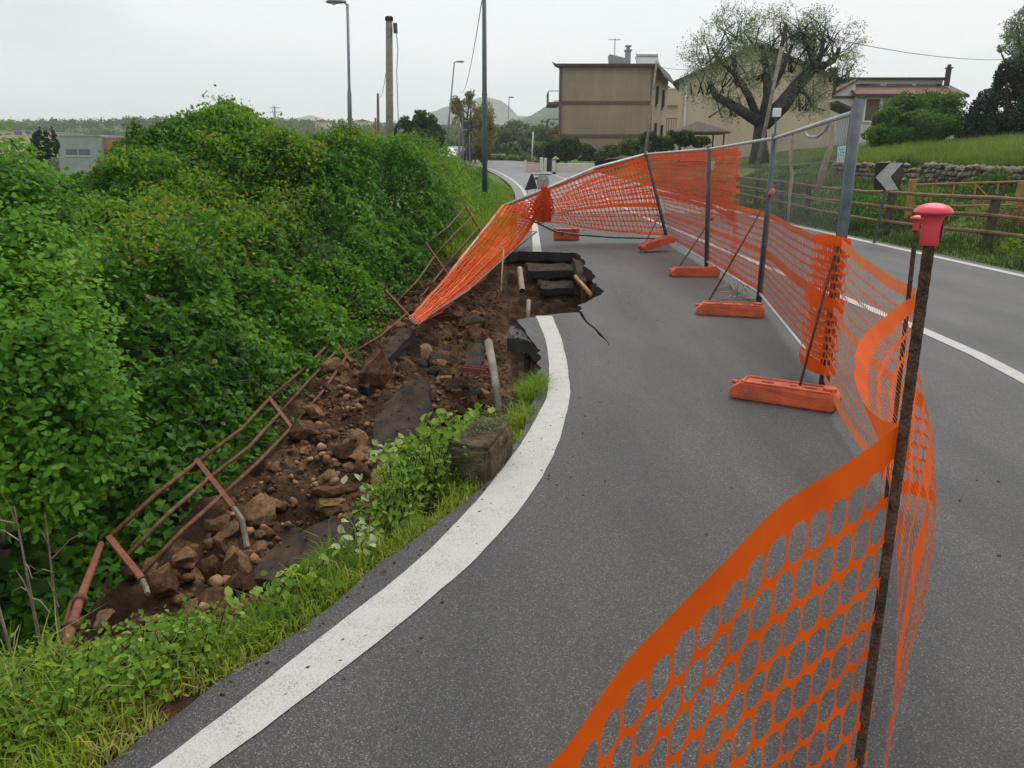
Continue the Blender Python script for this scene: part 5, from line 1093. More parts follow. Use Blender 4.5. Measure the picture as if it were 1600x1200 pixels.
# ================================================================== THE COLLAPSE: rubble, slabs, pipes
def rubble():
    mats = [M['rock'], M['rock2'], M['rock3']]
    base = [[rockmesh(500 + 20 * j + k, 2 if k < 3 else 1, .34, 9, mm) for k in range(7)] for j, mm in enumerate(mats)]
    n = 0
    def put(x, y, s, j, label, sink=.25, sq=None, group='rubble of the landslide', name='rock'):
        o = bpy.data.objects.new(name, base[j][random.randrange(3) if s > .09 else random.randrange(7)]); COL.objects.link(o)
        sq = sq or (random.uniform(.75, 1.25), random.uniform(.75, 1.2), random.uniform(.5, .85))
        o.location = (x, y, float(zleft(x, y)) + s * sq[2] * (1 - sink * 2) * .8); o.scale = (s * sq[0], s * sq[1], s * sq[2]); o.rotation_euler = (random.uniform(-.5, .5), random.uniform(-.5, .5), random.uniform(0, 6.3)); tag(o, label, 'rock', group); return o
    # rocks one can pick out
    def at(px, py, z): g = G(px, py, z); return g[0], g[1]
    for (px, py, z, s, j, sq, lab) in [
        (735, 612, -.62, .2, 0, (1.2, .9, .5), 'flat tan boulder lying between the wooden stake and the leaning asphalt slab'),
        (722, 626, -.66, .17, 1, (1.2, .8, .5), 'dark brown flat rock under the flat tan boulder'),
        (585, 590, -.8, .3, 1, (.9, .9, 1.0), 'largest brown earth clod above the leaning asphalt slab, beside the railing'),
        (630, 570, -.8, .19, 2, None, 'dark mossy rock right of the largest earth clod'),
        (640, 625, -.85, .14, 0, None, 'reddish rock wedged at the top of the leaning asphalt slab'),
        (620, 540, -.75, .2, 1, None, 'brown clod just below the tip of the draped orange net'),
        (660, 545, -.75, .16, 2, None, 'dark clod right of the tip of the draped orange net'),
        (700, 500, -.72, .14, 1, None, 'brown rock under the middle of the draped orange net'),
        (410, 838, -1.0, .15, 0, (1.2, .9, .8), 'biggest tan block in the middle of the rubble, by the sunken slab'),
        (355, 838, -1.0, .1, 0, (1.5, .7, .5), 'long pale flat rock poking out of the rubble toward the railing'),
        (368, 870, -1.05, .11, 0, None, 'angular tan rock left of the sunken slab'),
        (270, 925, -1.1, .12, 0, None, 'rounded tan rock at the lower end of the rubble, leftmost of its row'),
        (298, 918, -1.1, .11, 0, None, 'ochre rock second from the lower end of the rubble'),
        (328, 912, -1.1, .13, 1, None, 'brown angular rock third from the lower end of the rubble'),
        (366, 905, -1.05, .12, 0, None, 'square tan rock against the upright dark slab'),
        (335, 965, -1.1, .13, 1, None, 'brown round rock right behind the verge grass'),
        (300, 984, -1.05, .09, 0, None, 'small tan rock lowest in the rubble, touching the verge weeds'),
        (420, 925, -.9, .16, 0, (1.3, .9, .8), 'wide ochre clod between the sunken slab and the verge grass'),
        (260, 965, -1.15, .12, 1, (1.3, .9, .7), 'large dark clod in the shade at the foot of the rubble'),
        (212, 955, -1.2, .12, 2, None, 'dark brown rock farthest down in the gully shade'),
        (430, 752, -.95, .1, 0, None, 'tan stone high in the rubble near the railing post'),
        (515, 745, -.9, .1, 0, None, 'smooth tan stone above the sunken slab'),
        (540, 710, -.85, .14, 1, None, 'reddish brown clod left of the leaning asphalt slab'),
        (565, 735, -.85, .15, 1, None, 'brown clod at the foot of the leaning asphalt slab'),
        (510, 775, -.9, .15, 1, (1.3, 1, .6), 'broad reddish clod in the middle of the rubble')]:
        x, y = at(px, py, z); put(x, y, s, j, lab, .15, sq); n += 1
    tanl = 'small tan brown stone lying loose among the landslide rubble'; darkl = 'dark brown clod lying loose in the upper part of the collapse'
    k = 0
    while k < 262:
        y = random.uniform(2.9, 13.6); d = random.uniform(.62 if y < 4.8 else .3, 2.6 if y < 4.6 else 2.25); x = float(xedge(y)) - d
        if y > 8 and random.random() < .3: continue
        low = y < 7.4; u = float(fbm(x * .9, y * .9, 0, 300, 2)) + .5
        if random.random() > .25 + u: continue
        s = random.choice([.04, .05, .055, .065, .075, .085, .1, .12, .14]) * (1.3 if low else 1.4)
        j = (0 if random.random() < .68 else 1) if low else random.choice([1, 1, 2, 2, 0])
        zone = 'at the rubble end by the verge weeds' if y < 4.7 else ('in the lower rubble beside the railing' if d > 1.35 else 'in the lower rubble beside the sunken slab') if y < 6.3 else ('between the leaning slab and railing' if d > 1.4 else 'around the leaning slab') if y < 8 else 'in the upper rubble below the net tip' if y < 10.3 else 'on the dark soil under the draped net'
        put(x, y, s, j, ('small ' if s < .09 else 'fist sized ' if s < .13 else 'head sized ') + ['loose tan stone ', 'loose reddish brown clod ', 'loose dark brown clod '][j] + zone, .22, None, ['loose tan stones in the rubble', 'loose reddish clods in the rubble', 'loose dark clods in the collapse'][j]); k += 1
    # crumbs: too many to count
    vs, fs, nv = [], [], 0; tet = np.array([[1, 1, 1], [-1, -1, 1], [-1, 1, -1], [1, -1, -1], [.2, .9, -.8]], float); ft = np.array([[0, 2, 1], [0, 1, 3], [0, 3, 4], [0, 4, 2], [1, 2, 3], [2, 4, 3]])
    N = 8000; y = rng.uniform(2.8, 14.3, N); d = rng.uniform(-.0, 2.3, N); x = xedge(y) - d; hx = rng.random(N) < .12; x = np.where(hx, rng.uniform(.1, 1.15, N), x); y = np.where(hx, rng.uniform(8.6, 14.2, N), y)
    ok = (d > np.where(y < 5, .55, .12)) & ~((y > 8) & (y < 8.6) & (x > 0)); ok |= hx; x, y = x[ok], y[ok]; N = len(x); s = rng.uniform(.006, .026, N); z = zleft(x, y) + s * .4
    R = unit(rng.normal(size=(N, 5, 3))) * .35 + unit(tet)[None] @ np.eye(3); a = rng.uniform(0, 6.28, N); ca, sa = np.cos(a), np.sin(a)
    Rx = np.stack([R[..., 0] * ca[:, None] - R[..., 1] * sa[:, None], R[..., 0] * sa[:, None] + R[..., 1] * ca[:, None], R[..., 2] * .8], -1)
    v = np.stack([x, y, z], -1)[:, None] + Rx * s[:, None, None]; f = (np.arange(N)[:, None, None] * 5 + ft[None]).reshape(-1, 3)
    # broken clods past the ones picked out singly
    bm_ = [np.array([v.co[:] for v in base[0][k].vertices]) for k in (3, 4, 5, 6)]; bf = [np.array([p.vertices[:] for p in base[0][k].polygons]) for k in (3, 4, 5, 6)]
    for jm, mm, cnt in ((0, M['rock'], 380), (1, M['rock2'], 1150)):
        VV, FF, o_ = [], [], 0
        for _ in range(cnt):
            yy_ = random.uniform(2.9, 13.8 if jm else 8.5); dd_ = random.uniform(.6 if yy_ < 4.8 else .2, 2.3); xx_ = float(xedge(yy_)) - dd_
            kk = random.randrange(4); ss = random.uniform(.018, .065); a_ = random.uniform(0, 6.28); R3 = np.array(Matrix.Rotation(a_, 3, 'Z') @ Matrix.Rotation(random.uniform(-.8, .8), 3, 'X'))
            VV.append((bm_[kk] * np.array([1, random.uniform(.6, 1), random.uniform(.5, .9)])) @ R3.T * ss + V(xx_, yy_, float(zleft(xx_, yy_)) + ss * .35)); FF.append(bf[kk] + o_); o_ += len(bm_[kk])
        tag(link('broken_clods', np_mesh('broken_clods', np.concatenate(VV), [np.concatenate(FF)], mm)), kind='stuff')
    me = np_mesh('soil_crumbs', v.reshape(-1, 3), [f], M['rock2']); tag(link('soil_crumbs', me), kind='stuff')
rubble()
def slabthing(name, pts, off, label, cat='slab', top='asphalt_dusty', face='asphalt_face', jit=.02):
    pts = [np.array(p, float) for p in pts]; c = sum(pts) / len(pts); t = thing(name, c, label, cat); fine = []
    for i in range(len(pts)):
        a, b = pts[i], pts[(i + 1) % len(pts)]; k = 4
        fine += [a * (1 - j / k) + b * j / k + (rng.normal(size=3) * jit * .5 if j else 0) for j in range(k)]
    off = np.array(off, float); q = mb(); n = len(fine); 
    low = [p + off * random.uniform(.8, 1.1) for p in fine]; q.add(fine + low, [(i, (i + 1) % n, n + (i + 1) % n, n + i) for i in range(n)] + [tuple(range(2 * n - 1, n - 1, -1))]); q.build('broken_face', M[face], t)
    q = mb(); q.add(fine, [tuple(range(n))]); q.build('surface', M[top], t)
    area = sum(np.linalg.norm(np.cross(pts[i] - c, pts[(i + 1) % len(pts)] - c)) / 2 for i in range(len(pts)))
    if area > .12:
        q = mb(); up_ = unit(-off)
        for _ in range(int(90 * area) + 10):
            i = random.randrange(len(pts)); a, b = random.random(), random.random()
            if a + b > 1: a, b = 1 - a, 1 - b
            p = c + (pts[i] - c) * a * .96 + (pts[(i + 1) % len(pts)] - c) * b * .96; r_ = random.uniform(.005, .02)
            vs = [p + rng.normal(size=3) * r_ * .3 + d_ * r_ for d_ in (V(1, 0, 0), V(-.5, .9, 0), V(-.5, -.9, 0), V(0, 0, 1.1), V(0, 0, -.6))]; q.add(vs, [(0, 1, 3), (1, 2, 3), (2, 0, 3), (1, 0, 4), (2, 1, 4), (0, 2, 4)])
        tag(q.build('loose_crumbs', M['rock2'], t), kind='stuff')
    return t
slabthing('asphalt_slab', [P(588, 648, 7.2), P(618, 612, 7.65), P(650, 590, 7.9), P(668, 590, 7.9), P(673, 650, 7.3), P(650, 690, 6.75), P(618, 738, 6.2), P(596, 735, 6.2), P(583, 700, 6.6)], (.02, .10, -.12), 'tall dark asphalt slab leaning in the middle of the rubble')
slabthing('asphalt_slab', [G(397, 905, -.72), G(408, 868, -.74), G(440, 845, -.72), G(510, 812, -.62), G(562, 812, -.55), G(548, 845, -.55), G(500, 880, -.6), G(440, 905, -.66)], (.02, .05, -.13), 'sunken asphalt slab at the foot of the verge grass', face='asphalt_face')
slabthing('asphalt_slab', [P(366, 968, 4.75), P(374, 915, 4.8), P(396, 902, 4.85), P(393, 975, 4.75)], (-.12, .16, 0), 'small dark slab standing upright in the lower rubble')
slabthing('asphalt_slab', [P(726, 572, 8.5), P(730, 540, 8.9), P(748, 535, 8.95), P(753, 562, 8.6), P(750, 575, 8.4)], (.03, .12, -.03), 'small dark slab standing above the red metal channel')
slabthing('asphalt_slab', [G(560, 598, -.80), G(588, 556, -.74), G(628, 512, -.60), G(646, 516, -.58), G(606, 560, -.70), G(574, 606, -.8)], (.0, .03, -.10), 'long dark asphalt strip lying along the railing under the net tip')
slabthing('asphalt_slab', [(.30, 13.75, -.24), (1.08, 13.75, -.24), (1.10, 14.35, -.2), (.25, 14.4, -.17)], (0, .0, -.12), 'upper slipped asphalt step under the far lip of the hole', jit=.05)
slabthing('asphalt_slab', [(.52, 13.15, -.46), (1.06, 13.18, -.46), (1.08, 13.7, -.42), (.46, 13.72, -.38)], (0, .0, -.10), 'lower slipped asphalt step under the far lip of the hole', jit=.05)
slabthing('asphalt_slab', [(.06, 7.35, -.03), (.2, 7.0, -.03), (.2, 7.9, -.01), (-.02, 7.95, -.05), (-.05, 7.7, -.12)], (0, 0, -.13), 'broken asphalt flap at the left corner of the near slab', top='asphalt', jit=.02)
slabthing('asphalt_slab', [P(895, 402, 14.0), P(911, 408, 13.6), P(917, 440, 12.0), P(905, 436, 12.2)], (-.03, 0, -.12), 'thin asphalt sliver sagging inside the right wall of the hole', jit=.015)
def block():
    c = P(752, 716, 3.95); t = thing('concrete_block', c - V(0, 0, .2), 'mossy broken concrete kerb block at the end of the verge', 'concrete block'); bm = bmesh.new(); bmesh.ops.create_cube(bm, size=2)
    bmesh.ops.bevel(bm, geom=bm.edges[:], offset=.14, segments=2, affect='EDGES'); bmesh.ops.subdivide_edges(bm, edges=bm.edges[:], cuts=4, use_grid_fill=True)
    for v in bm.verts:
        p = v.co; k = 1 + float(fbm(p.x * 2, p.y * 2, p.z * 2, 400, 3)) * .3 + float(fbm(p.x * 7, p.y * 7, p.z * 7, 410, 2)) * .08; p *= k; v.co = Vector((p.x * .118, p.y * .22, p.z * .16))
    me = bpy.data.meshes.new('concrete_body'); bm.to_mesh(me); bm.free(); me.materials.append(M['concrete']); me.polygons.foreach_set('use_smooth', np.ones(len(me.polygons), bool)); o = link('concrete_body', me, t); o.location = (0, 0, .2); o.rotation_euler = (.06, .03, -.3)
    n = 420; a = rng.uniform(-.11, .11, n); b = rng.uniform(-.05, .24, n); mv = np.stack([a * .9 + b * .3, b, .2 + .165 + rng.uniform(-.02, .03, n)], -1)
    link('moss', leaf_mesh('moss', mv, rng.normal(size=(n, 3)) * .4 + V(0, 0, 1), rng.uniform(.008, .02, n), rng.uniform(.2, .8, n), L['bank'], .8), t)
block()
def oneobj(name, q, m, label, cat, smooth=False): return tag(q.build(name, M[m], None, smooth), label, cat)
oneobj('wooden_stake', mb().tube([P(783, 652, 6.75), P(774, 595, 7.1), P(763, 533, 7.5)], [.034, .038, .042], 8), 'stake', 'grey round wooden stake leaning in the rubble beside the soil face', 'stake', True)
def channel():
    a, b = P(725, 578, 8.25), P(762, 582, 8.15); d = unit(b - a); w = np.cross(d, V(0, 0, 1)); t = thing('metal_channel', a, 'short red painted metal channel lying on the rubble by the stake', 'scrap metal'); q = mb()
    q.box((a + b) / 2, (np.linalg.norm(b - a), .08, .012), [d, w, np.cross(w, d)]); q.build('web', M['rustred'], t)
    for s in (-1, 1): q = mb(); q.box((a + b) / 2 + w * s * .045 + V(0, 0, .02), (np.linalg.norm(b - a), .01, .05), [d, w, np.cross(w, d)]); q.build('flange', M['rustred'], t)
channel()
oneobj('yellow_pipe', mb().tube([P(899, 432, 12.6), P(912, 447, 11.8), P(925, 462, 11.0)], .032, 10), 'pipe', 'ochre plastic pipe sticking out of the right wall of the hole', 'pipe', True)
oneobj('standing_pipe', mb().tube([P(825, 500, 11.2), P(826, 470, 11.6)], .035, 8), 'greypipe', 'thin upright pipe standing in the hole behind the near slab', 'pipe', True)
def grey_pipe():
    t = thing('broken_pipe', P(815, 455, 12.6), 'broken grey drain pipe end under the far lip of the hole', 'pipe'); a, b = P(812, 420, 13.4), P(816, 455, 12.5); q = mb(); q.tube([a, b], .05, 12, False); q.build('pipe_wall', M['greypipe'], t, True)
    q = mb(); d = unit(a - b); q.tube([b + d * .01, b + d * .03], .046, 12); q.build('bore_shade_plug', M['black'], t)  # black plug in the mouth, painted shade for the hollow inside
grey_pipe()
oneobj('thin_rod', mb().tube([P(783, 455, 12.6), P(785, 415, 13.2), P(787, 390, 13.8)], .014, 6), 'twig', 'thin bare root hanging down the soil face under the fallen panel', 'root', True)
def roots():
    rr = random.Random(8)
    for k in range(14):
        x, y = rr.uniform(-1.1, .05), rr.uniform(8, 13.2); z = float(zleft(x, y)); q = mb(); p = [V(x, y, z + .03)]
        for j in range(3): p.append(p[-1] + V(rr.uniform(-.14, .14), rr.uniform(-.12, .12), rr.uniform(-.03, .07)))
        q.tube(p, [.006, .005, .004, .002], 4); tag(q.build('torn_root', M['twig']), 'thin torn root sticking out of the brown soil face', 'root', 'torn roots in the soil')
roots()

def road_grit():
    N = 900; y = rng.uniform(2.0, 15.6, N); off = rng.exponential(.16, N); x = xedge(y) + .02 + off; hx = (y > 8.0); x = np.where(hx, 1.22 + rng.exponential(.25, N), x); x = np.where(rng.random(N) < .12, rng.uniform(.6, 3.5, N), x)
    z = np.full(N, .003); s_ = rng.uniform(.002, .009, N); tet = unit(np.array([[1, 1, .6], [-1, -1, .6], [-1, 1, -.4], [1, -1, -.4]], float)); R_ = unit(rng.normal(size=(N, 4, 3))) * .4 + tet[None]
    v = np.stack([x, y, z], -1)[:, None] + R_ * s_[:, None, None] * V(1, 1, .6); f = (np.arange(N)[:, None, None] * 4 + np.array([[0, 2, 1], [0, 1, 3], [0, 3, 2], [1, 2, 3]])[None]).reshape(-1, 3)
    tag(link('road_grit', np_mesh('road_grit', v.reshape(-1, 3), [f], M['rock2'])), kind='stuff')
road_grit()
# ------------------------------------------------------------------ rusty guard railing that slid down with the edge
def railing():
    t = thing('guard_railing', (-2, 6, -.8), 'rusty three bar guard railing lying outward along the thicket after sliding down', 'railing')
    Ys = [5, 7, 9.2, 11.3, 13.6, 16.3]; B = [P(355, 780, 5), P(460, 675, 7), P(545, 560, 9.2), P(640, 495, 11.3), P(697, 425, 13.6), P(750, 360, 16.3)]
    T = [P(308, 720, 5.5), P(420, 622, 7.5), P(520, 530, 9.7), P(603, 455, 11.8), P(665, 380, 14.1), P(727, 322, 16.8)]
    foot0 = P(372, 795, 4.95); r = .016
    for k in range(6):
        e = unit(B[k] - T[k]); q = mb(); q.box((B[k] + T[k]) / 2 + e * .06, (.036, .036, np.linalg.norm(B[k] - T[k]) + .14), [unit(np.cross(e, V(0, 1, .3))), unit(np.cross(e, np.cross(e, V(0, 1, .3)))), e]); q.build('post', M['rustred' if k < 2 else 'rust'], t)
    e = unit(B[0] - T[0]); q = mb(); q.tube([B[0] + e * .12, B[0] + e * .2 + V(.03, -.01, -.05), B[0] + e * .24 + V(.06, -.08, -.2)], .02, 6); q.build('post_stub', M['stake'], t)
    for f in (0.02, .45, .88):
        A = [T[k] * (1 - f) + B[k] * f for k in range(6)]
        st = P(178, 842, 4.0) + V(0, 0, 0) if f < .1 else None
        for k in range(5):
            if k == 2 and f < .8 or k == 3 and f < .1: continue
            q = mb(); mid = (A[k] + A[k + 1]) / 2 + V(random.uniform(-.05, .03), 0, random.uniform(-.07, .02)); q.tube([A[k], mid, A[k + 1]], r if k < 3 else .017, 8); q.build('rail', M['rust'], t, True)
    # the near panel runs on to the lower left
    T0, B0 = P(170, 840, 4.5), P(222, 905, 4.2)
    e = unit(B0 - T0); q = mb(); q.box((B0 + T0) / 2, (.038, .038, np.linalg.norm(B0 - T0)), [unit(np.cross(e, V(0, 1, .3))), unit(np.cross(e, np.cross(e, V(0, 1, .3)))), e]); q.build('post', M['rustred'], t)
    q = mb(); q.tube([B0, B0 + e * .05 + V(0, 0, -.03), P(231, 928, 4.12)], .016, 6); q.build('post_stub', M['stake'], t)
    for f, g in ((.0, 0.02), (.5, .45), (.92, .88)):
        q = mb(); a = T0 * (1 - f) + B0 * f; b = T[0] * (1 - g) + B[0] * g; q.tube([a, (a + b) / 2 + V(0, 0, .02), b], .016, 8); q.build('rail', M['rust'], t, True)
    t2 = thing('bent_railing_pipe', P(95, 1030, 2.7), 'thick bent rusty pipe with couplings where the railing broke off by the verge', 'railing')
    p = [P(96, 1040, 2.95), P(110, 985, 3.1), P(124, 940, 3.3), P(158, 850, 4.2)]
    q = mb(); q.tube(p, [.024, .024, .021, .018], 10); q.build('pipe', M['rustred'], t2, True)
    for px, py, y in ((112, 978, 3.12), (125, 938, 3.31)):
        c = P(px, py, y); d = unit(p[2] - p[1]); q = mb(); q.tube([c - d * .014, c + d * .014], .034, 12); q.build('coupling', M['rust'], t2, True)
    q = mb(); q.tube([P(90, 1035, 2.97), P(105, 968, 3.2), P(112, 940, 3.35)], .012, 6); q.build('rod', M['rust'], t2, True)
    q = mb(); a = P(52, 1200, 2.15); b = P(50, 1128, 2.3); q.box((a + b) / 2, (.05, .05, np.linalg.norm(a - b) + .2), ch=.006); tag(q.build('rusty_stub', M['rustred']), 'stub of a red rusty railing post standing in the ivy corner', 'post')
railing()

# ================================================================== THE SITE BARRIER
A0, B0_, C0, D0 = V(2.28, 5.41, 0), V(2.93, 9.03, 0), V(3.08, 12.2, 0), V(3.27, 16.29, 0)
A1, B1, C1, D1 = P(1338, 163, 5.43), P(1211, 209, 9.05), P(1108, 228, 12.2), P(1009, 237, 16.2)
def lerp(a, b, f): return np.array(a) * (1 - f) + np.array(b) * f
def wires(q, b0, b1, t0, t1, sp, r, nh=7, zlo=.02, zhi=.97, sag=0.0):
    n = int(np.linalg.norm(b1 - b0) / sp)
    for k in range(1, n):
        f = k / n; p, u = lerp(b0, b1, f), lerp(t0, t1, f); q.tube([lerp(p, u, zlo), lerp(p, u, zhi)], r, 3, False)
    for k in range(nh):
        g = zlo + (zhi - zlo) * k / (nh - 1); q.tube([lerp(b0, t0, g), lerp(b1, t1, g)], r * 1.1, 3, False)
def panel(label, b0, b1, t0, t1, r0, sp, lift=.13, toprail='railbar', posts=(True, True), wr=.0024, rr=.019):
    t = thing('fence_panel', lerp(b0, b1, .5), label, 'fence panel', 'mesh fence panels of the site barrier'); dd = unit(b1 - b0)
    l0, l1 = lerp(b0, t0, lift / 2), lerp(b1, t1, lift / 2)
    if posts[0]: q = mb(); q.tube([b0, t0], r0, 10); q.build('post', M['galvdark'], t, True)
    if posts[1]: q = mb(); q.tube([b1 - dd * .055, t1 - dd * .055], .021, 8); q.build('post', M['galvdark'], t, True)
    q = mb(); q.tube([lerp(b0, t0, .975), lerp(b1, t1, .975)], rr, 8); q.build('top_rail', M[toprail], t, True)
    q = mb(); q.tube([l0, l1], rr * .75, 8); q.build('bottom_rail', M['railbar'], t, True)
    q = mb(); wires(q, l0, l1, lerp(b0, t0, .975), lerp(b1, t1, .975), sp, wr, 7, 0, 1); tag(q.build('wire_mesh', M['wire'], t), kind='stuff'); return t
panel('nearest upright mesh fence panel, with the thickest grey post wrapped in orange net', B0_, A0, B1, A1, .03, .05, wr=.0017)
panel('mesh fence panel between the chalk tag post and the post with the white box', C0, B0_, C1, B1, .033, .055, posts=(True, True), wr=.0019)
panel('farthest standing mesh fence panel, hung with a double layer of orange net', D0, C0, D1, C1, .036, .055, toprail='railbar')
q = mb(); q.tube([A0 + V(.0, -.02, .02), A1 + V(.012, 0, .03)], .034, 12); oneobj('steel_pole', q, 'galvdark', 'thick grey steel post at the near end of the mesh panels', 'post', True)
# collapsed panel: from the leaning corner post down to the road edge
K = P(785, 322, 15.2); E0 = P(905, 367, 16.4); KM = P(838, 362, 16.3)
def fallen():
    t = thing('fallen_panel', D0, 'collapsed mesh panel sagging from the leaning corner post to the road edge', 'fence panel', 'mesh fence panels of the site barrier')
    dt, db = lerp(D0, D1, .975), lerp(D0, D1, .05)
    pts = [dt, P(930, 262, 15.9), P(860, 292, 15.5), K]; q = mb(); q.tube(pts, .026, 8); q.build('top_rail', M['railbar'], t, True)
    q = mb(); q.tube([db, P(960, 371, 16.4), E0, P(868, 362, 16.2), K], .02, 8); q.build('bottom_rail', M['galvdark'], t, True)
    q = mb()
    for k in range(1, 44):
        f = k / 44; a = lerp(dt, K, f) + V(0, 0, -.12 * math.sin(f * math.pi)); b = lerp(db, E0, f / .72) if f < .72 else lerp(E0, K, (f - .72) / .28); q.tube([a, b], .0028, 3, False)
    for g in (.15, .3, .45, .6, .75, .9): q.tube([lerp(dt, db, g), lerp(lerp(dt, E0, .5), E0, g) * .5 + lerp(lerp(dt, K, .6), E0, g) * .5, lerp(K, K, g)], .0028, 3, False)
    tag(q.build('wire_mesh', M['wire'], t), kind='stuff')
    t = thing('fallen_panel', KM, 'second fallen mesh panel lying down the slope under the draped orange net', 'fence panel', 'mesh fence panels of the site barrier')
    R_ = [KM, P(800, 393, 14.5), P(730, 455, 12.2), P(650, 508, 10.2)]; Lf = [K, P(754, 362, 14.2), P(692, 440, 12.1), P(640, 500, 10.35)]
    q = mb(); q.tube(R_, .019, 8); q.build('side_rail', M['galvdark'], t, True)
    q = mb(); q.tube(Lf, .019, 8); q.build('side_rail', M['galv'], t, True)
    q = mb(); q.tube([R_[-1], Lf[-1]], .02, 8); q.build('end_rail', M['galvdark'], t, True)
    q = mb(); q.tube([P(812, 358, 16.4), KM], .014, 6); q.build('cross_rail', M['railbar'], t, True)
    q = mb()
    for k in range(1, 14):
        f = k / 14; i = min(int(f * 3), 2); g = f * 3 - i; q.tube([lerp(Lf[i], Lf[i + 1], g), lerp(R_[i], R_[i + 1], g)], .0025, 3, False)
    tag(q.build('wire_mesh', M['wire'], t), kind='stuff')
    return Lf, R_
LF, RF = fallen()

# ------------------------------------------------------------------ orange nets: real strands, real holes
def bez(pts):
    pts = np.array(pts, float); n = len(pts); s = np.concatenate([[0], np.cumsum(np.linalg.norm(np.diff(pts, axis=0), axis=1))]); s /= s[-1]
    m = np.zeros_like(pts)
    for i in range(n):
        a, b = max(i - 1, 0), min(i + 1, n - 1); m[i] = (pts[b] - pts[a]) / (s[b] - s[a] + 1e-9)
    def f(u):
        u = np.clip(np.asarray(u, float), 0, 1); i = np.clip(np.searchsorted(s, u, side='right') - 1, 0, n - 2); h = (s[i + 1] - s[i]); t = ((u - s[i]) / h)[..., None]; h = h[..., None]
        return (2 * t**3 - 3 * t**2 + 1) * pts[i] + (t**3 - 2 * t**2 + t) * h * m[i] + (-2 * t**3 + 3 * t**2) * pts[i + 1] + (t**3 - t**2) * h * m[i + 1]
    return f
def net(label, top, bot, L_, H_, cu, cv, m='net', bands=((0, .06), (.47, .53), (.94, 1)), wob=.012, hu=.84, hv=.74, ns=12, push=None, seed=0, group='orange safety nets'):
    ft, fb_ = bez(top), bez(bot); hu = min(.93, hu * 1.08); hv = min(.91, hv * 1.12)
    if ns <= 8: hu, hv = .84, .87
    def Sf(u, v):
        p = ft(u) * (1 - v)[..., None] + fb_(u) * v[..., None]
        w = np.stack([fbm(u * L_ * 2.2, v * H_ * 2.2, seed * 3.1, 200 + seed, 3), fbm(u * L_ * 2.2, v * H_ * 2.2, seed * 3.1 + 40, 210 + seed, 3), fbm(u * L_ * 2.2, v * H_ * 1.4, seed * 3.1 + 80, 220 + seed, 2) * .6], -1) * wob * 4
        p = p + w
        if push is not None: p = p + push(u, v)
        return p
    nc = max(4, int(L_ / cu)); V_, F_, nv = [], [], 0
    ns = 16 if ns > 8 else 8; ang = np.arange(ns) / ns * 2 * np.pi; ca, sa = np.cos(ang), np.sin(ang)
    mxx = np.maximum(np.abs(ca), np.abs(sa)); sq = np.stack([ca / mxx, sa / mxx], -1); el = np.stack([np.sign(ca) * np.abs(ca)**.72, np.sign(sa) * np.abs(sa)**.78], -1)
    seg = []
    bs = sorted(bands)
    for i in range(len(bs) - 1): seg.append((bs[i][1], bs[i + 1][0]))
    if bs[-1][1] < .999: seg.append((bs[-1][1], 1.0))
    if bs[0][0] > .001: seg.insert(0, (0.0, bs[0][0]))
    row = 0
    for v0, v1 in seg:
        nr = max(1, round((v1 - v0) * H_ / cv)); dv = (v1 - v0) / nr
        for r in range(nr):
            off = .5 * (row % 2) * (ns > 8); row += 1
            uc = (np.arange(-1, nc + 1) + .5 + off) / nc; uc = uc[(uc > .3 / nc) & (uc < 1 - .3 / nc)]; vc = v0 + (r + .5) * dv
            U = np.concatenate([uc[:, None] + sq[None, :, 0] * .5 / nc, uc[:, None] + el[None, :, 0] * .5 / nc * hu * rng.uniform(.93, 1.04, (len(uc), 1))], 1); W_ = np.concatenate([np.broadcast_to(vc + sq[None, :, 1] * .5 * dv, (len(uc), ns)), np.broadcast_to(vc + el[None, :, 1] * .5 * dv * hv * rng.uniform(.92, 1.06, (len(uc), 1)), (len(uc), ns))], 1)
            V_.append(Sf(np.clip(U, 0, 1), W_).reshape(-1, 3)); k = np.arange(ns); kk = (k + 1) % ns
            f = np.stack([k, kk, kk + ns, k + ns], -1); F_.append((nv + np.arange(len(uc))[:, None, None] * 2 * ns + f[None]).reshape(-1, 4)); nv += len(uc) * 2 * ns
    for v0, v1 in bs:
        u = np.linspace(0, 1, nc * 2 + 1); g = np.stack([Sf(u, np.full_like(u, v0)), Sf(u, np.full_like(u, (v0 + v1) / 2)), Sf(u, np.full_like(u, v1))], 0); V_.append(g.reshape(-1, 3)); n = len(u); i = np.arange(n - 1)
        for rr in (0, 1): F_.append(nv + np.stack([rr * n + i, rr * n + i + 1, (rr + 1) * n + i + 1, (rr + 1) * n + i], -1))
        nv += 3 * n
    v = np.concatenate(V_); o = link('orange_net', np_mesh('orange_net', v, F_, M[m], True)); tag(o, label, 'safety net', group); return o
RB1, RB2 = V(.69, 1.25, 0), V(1.855, 3.5, 0)
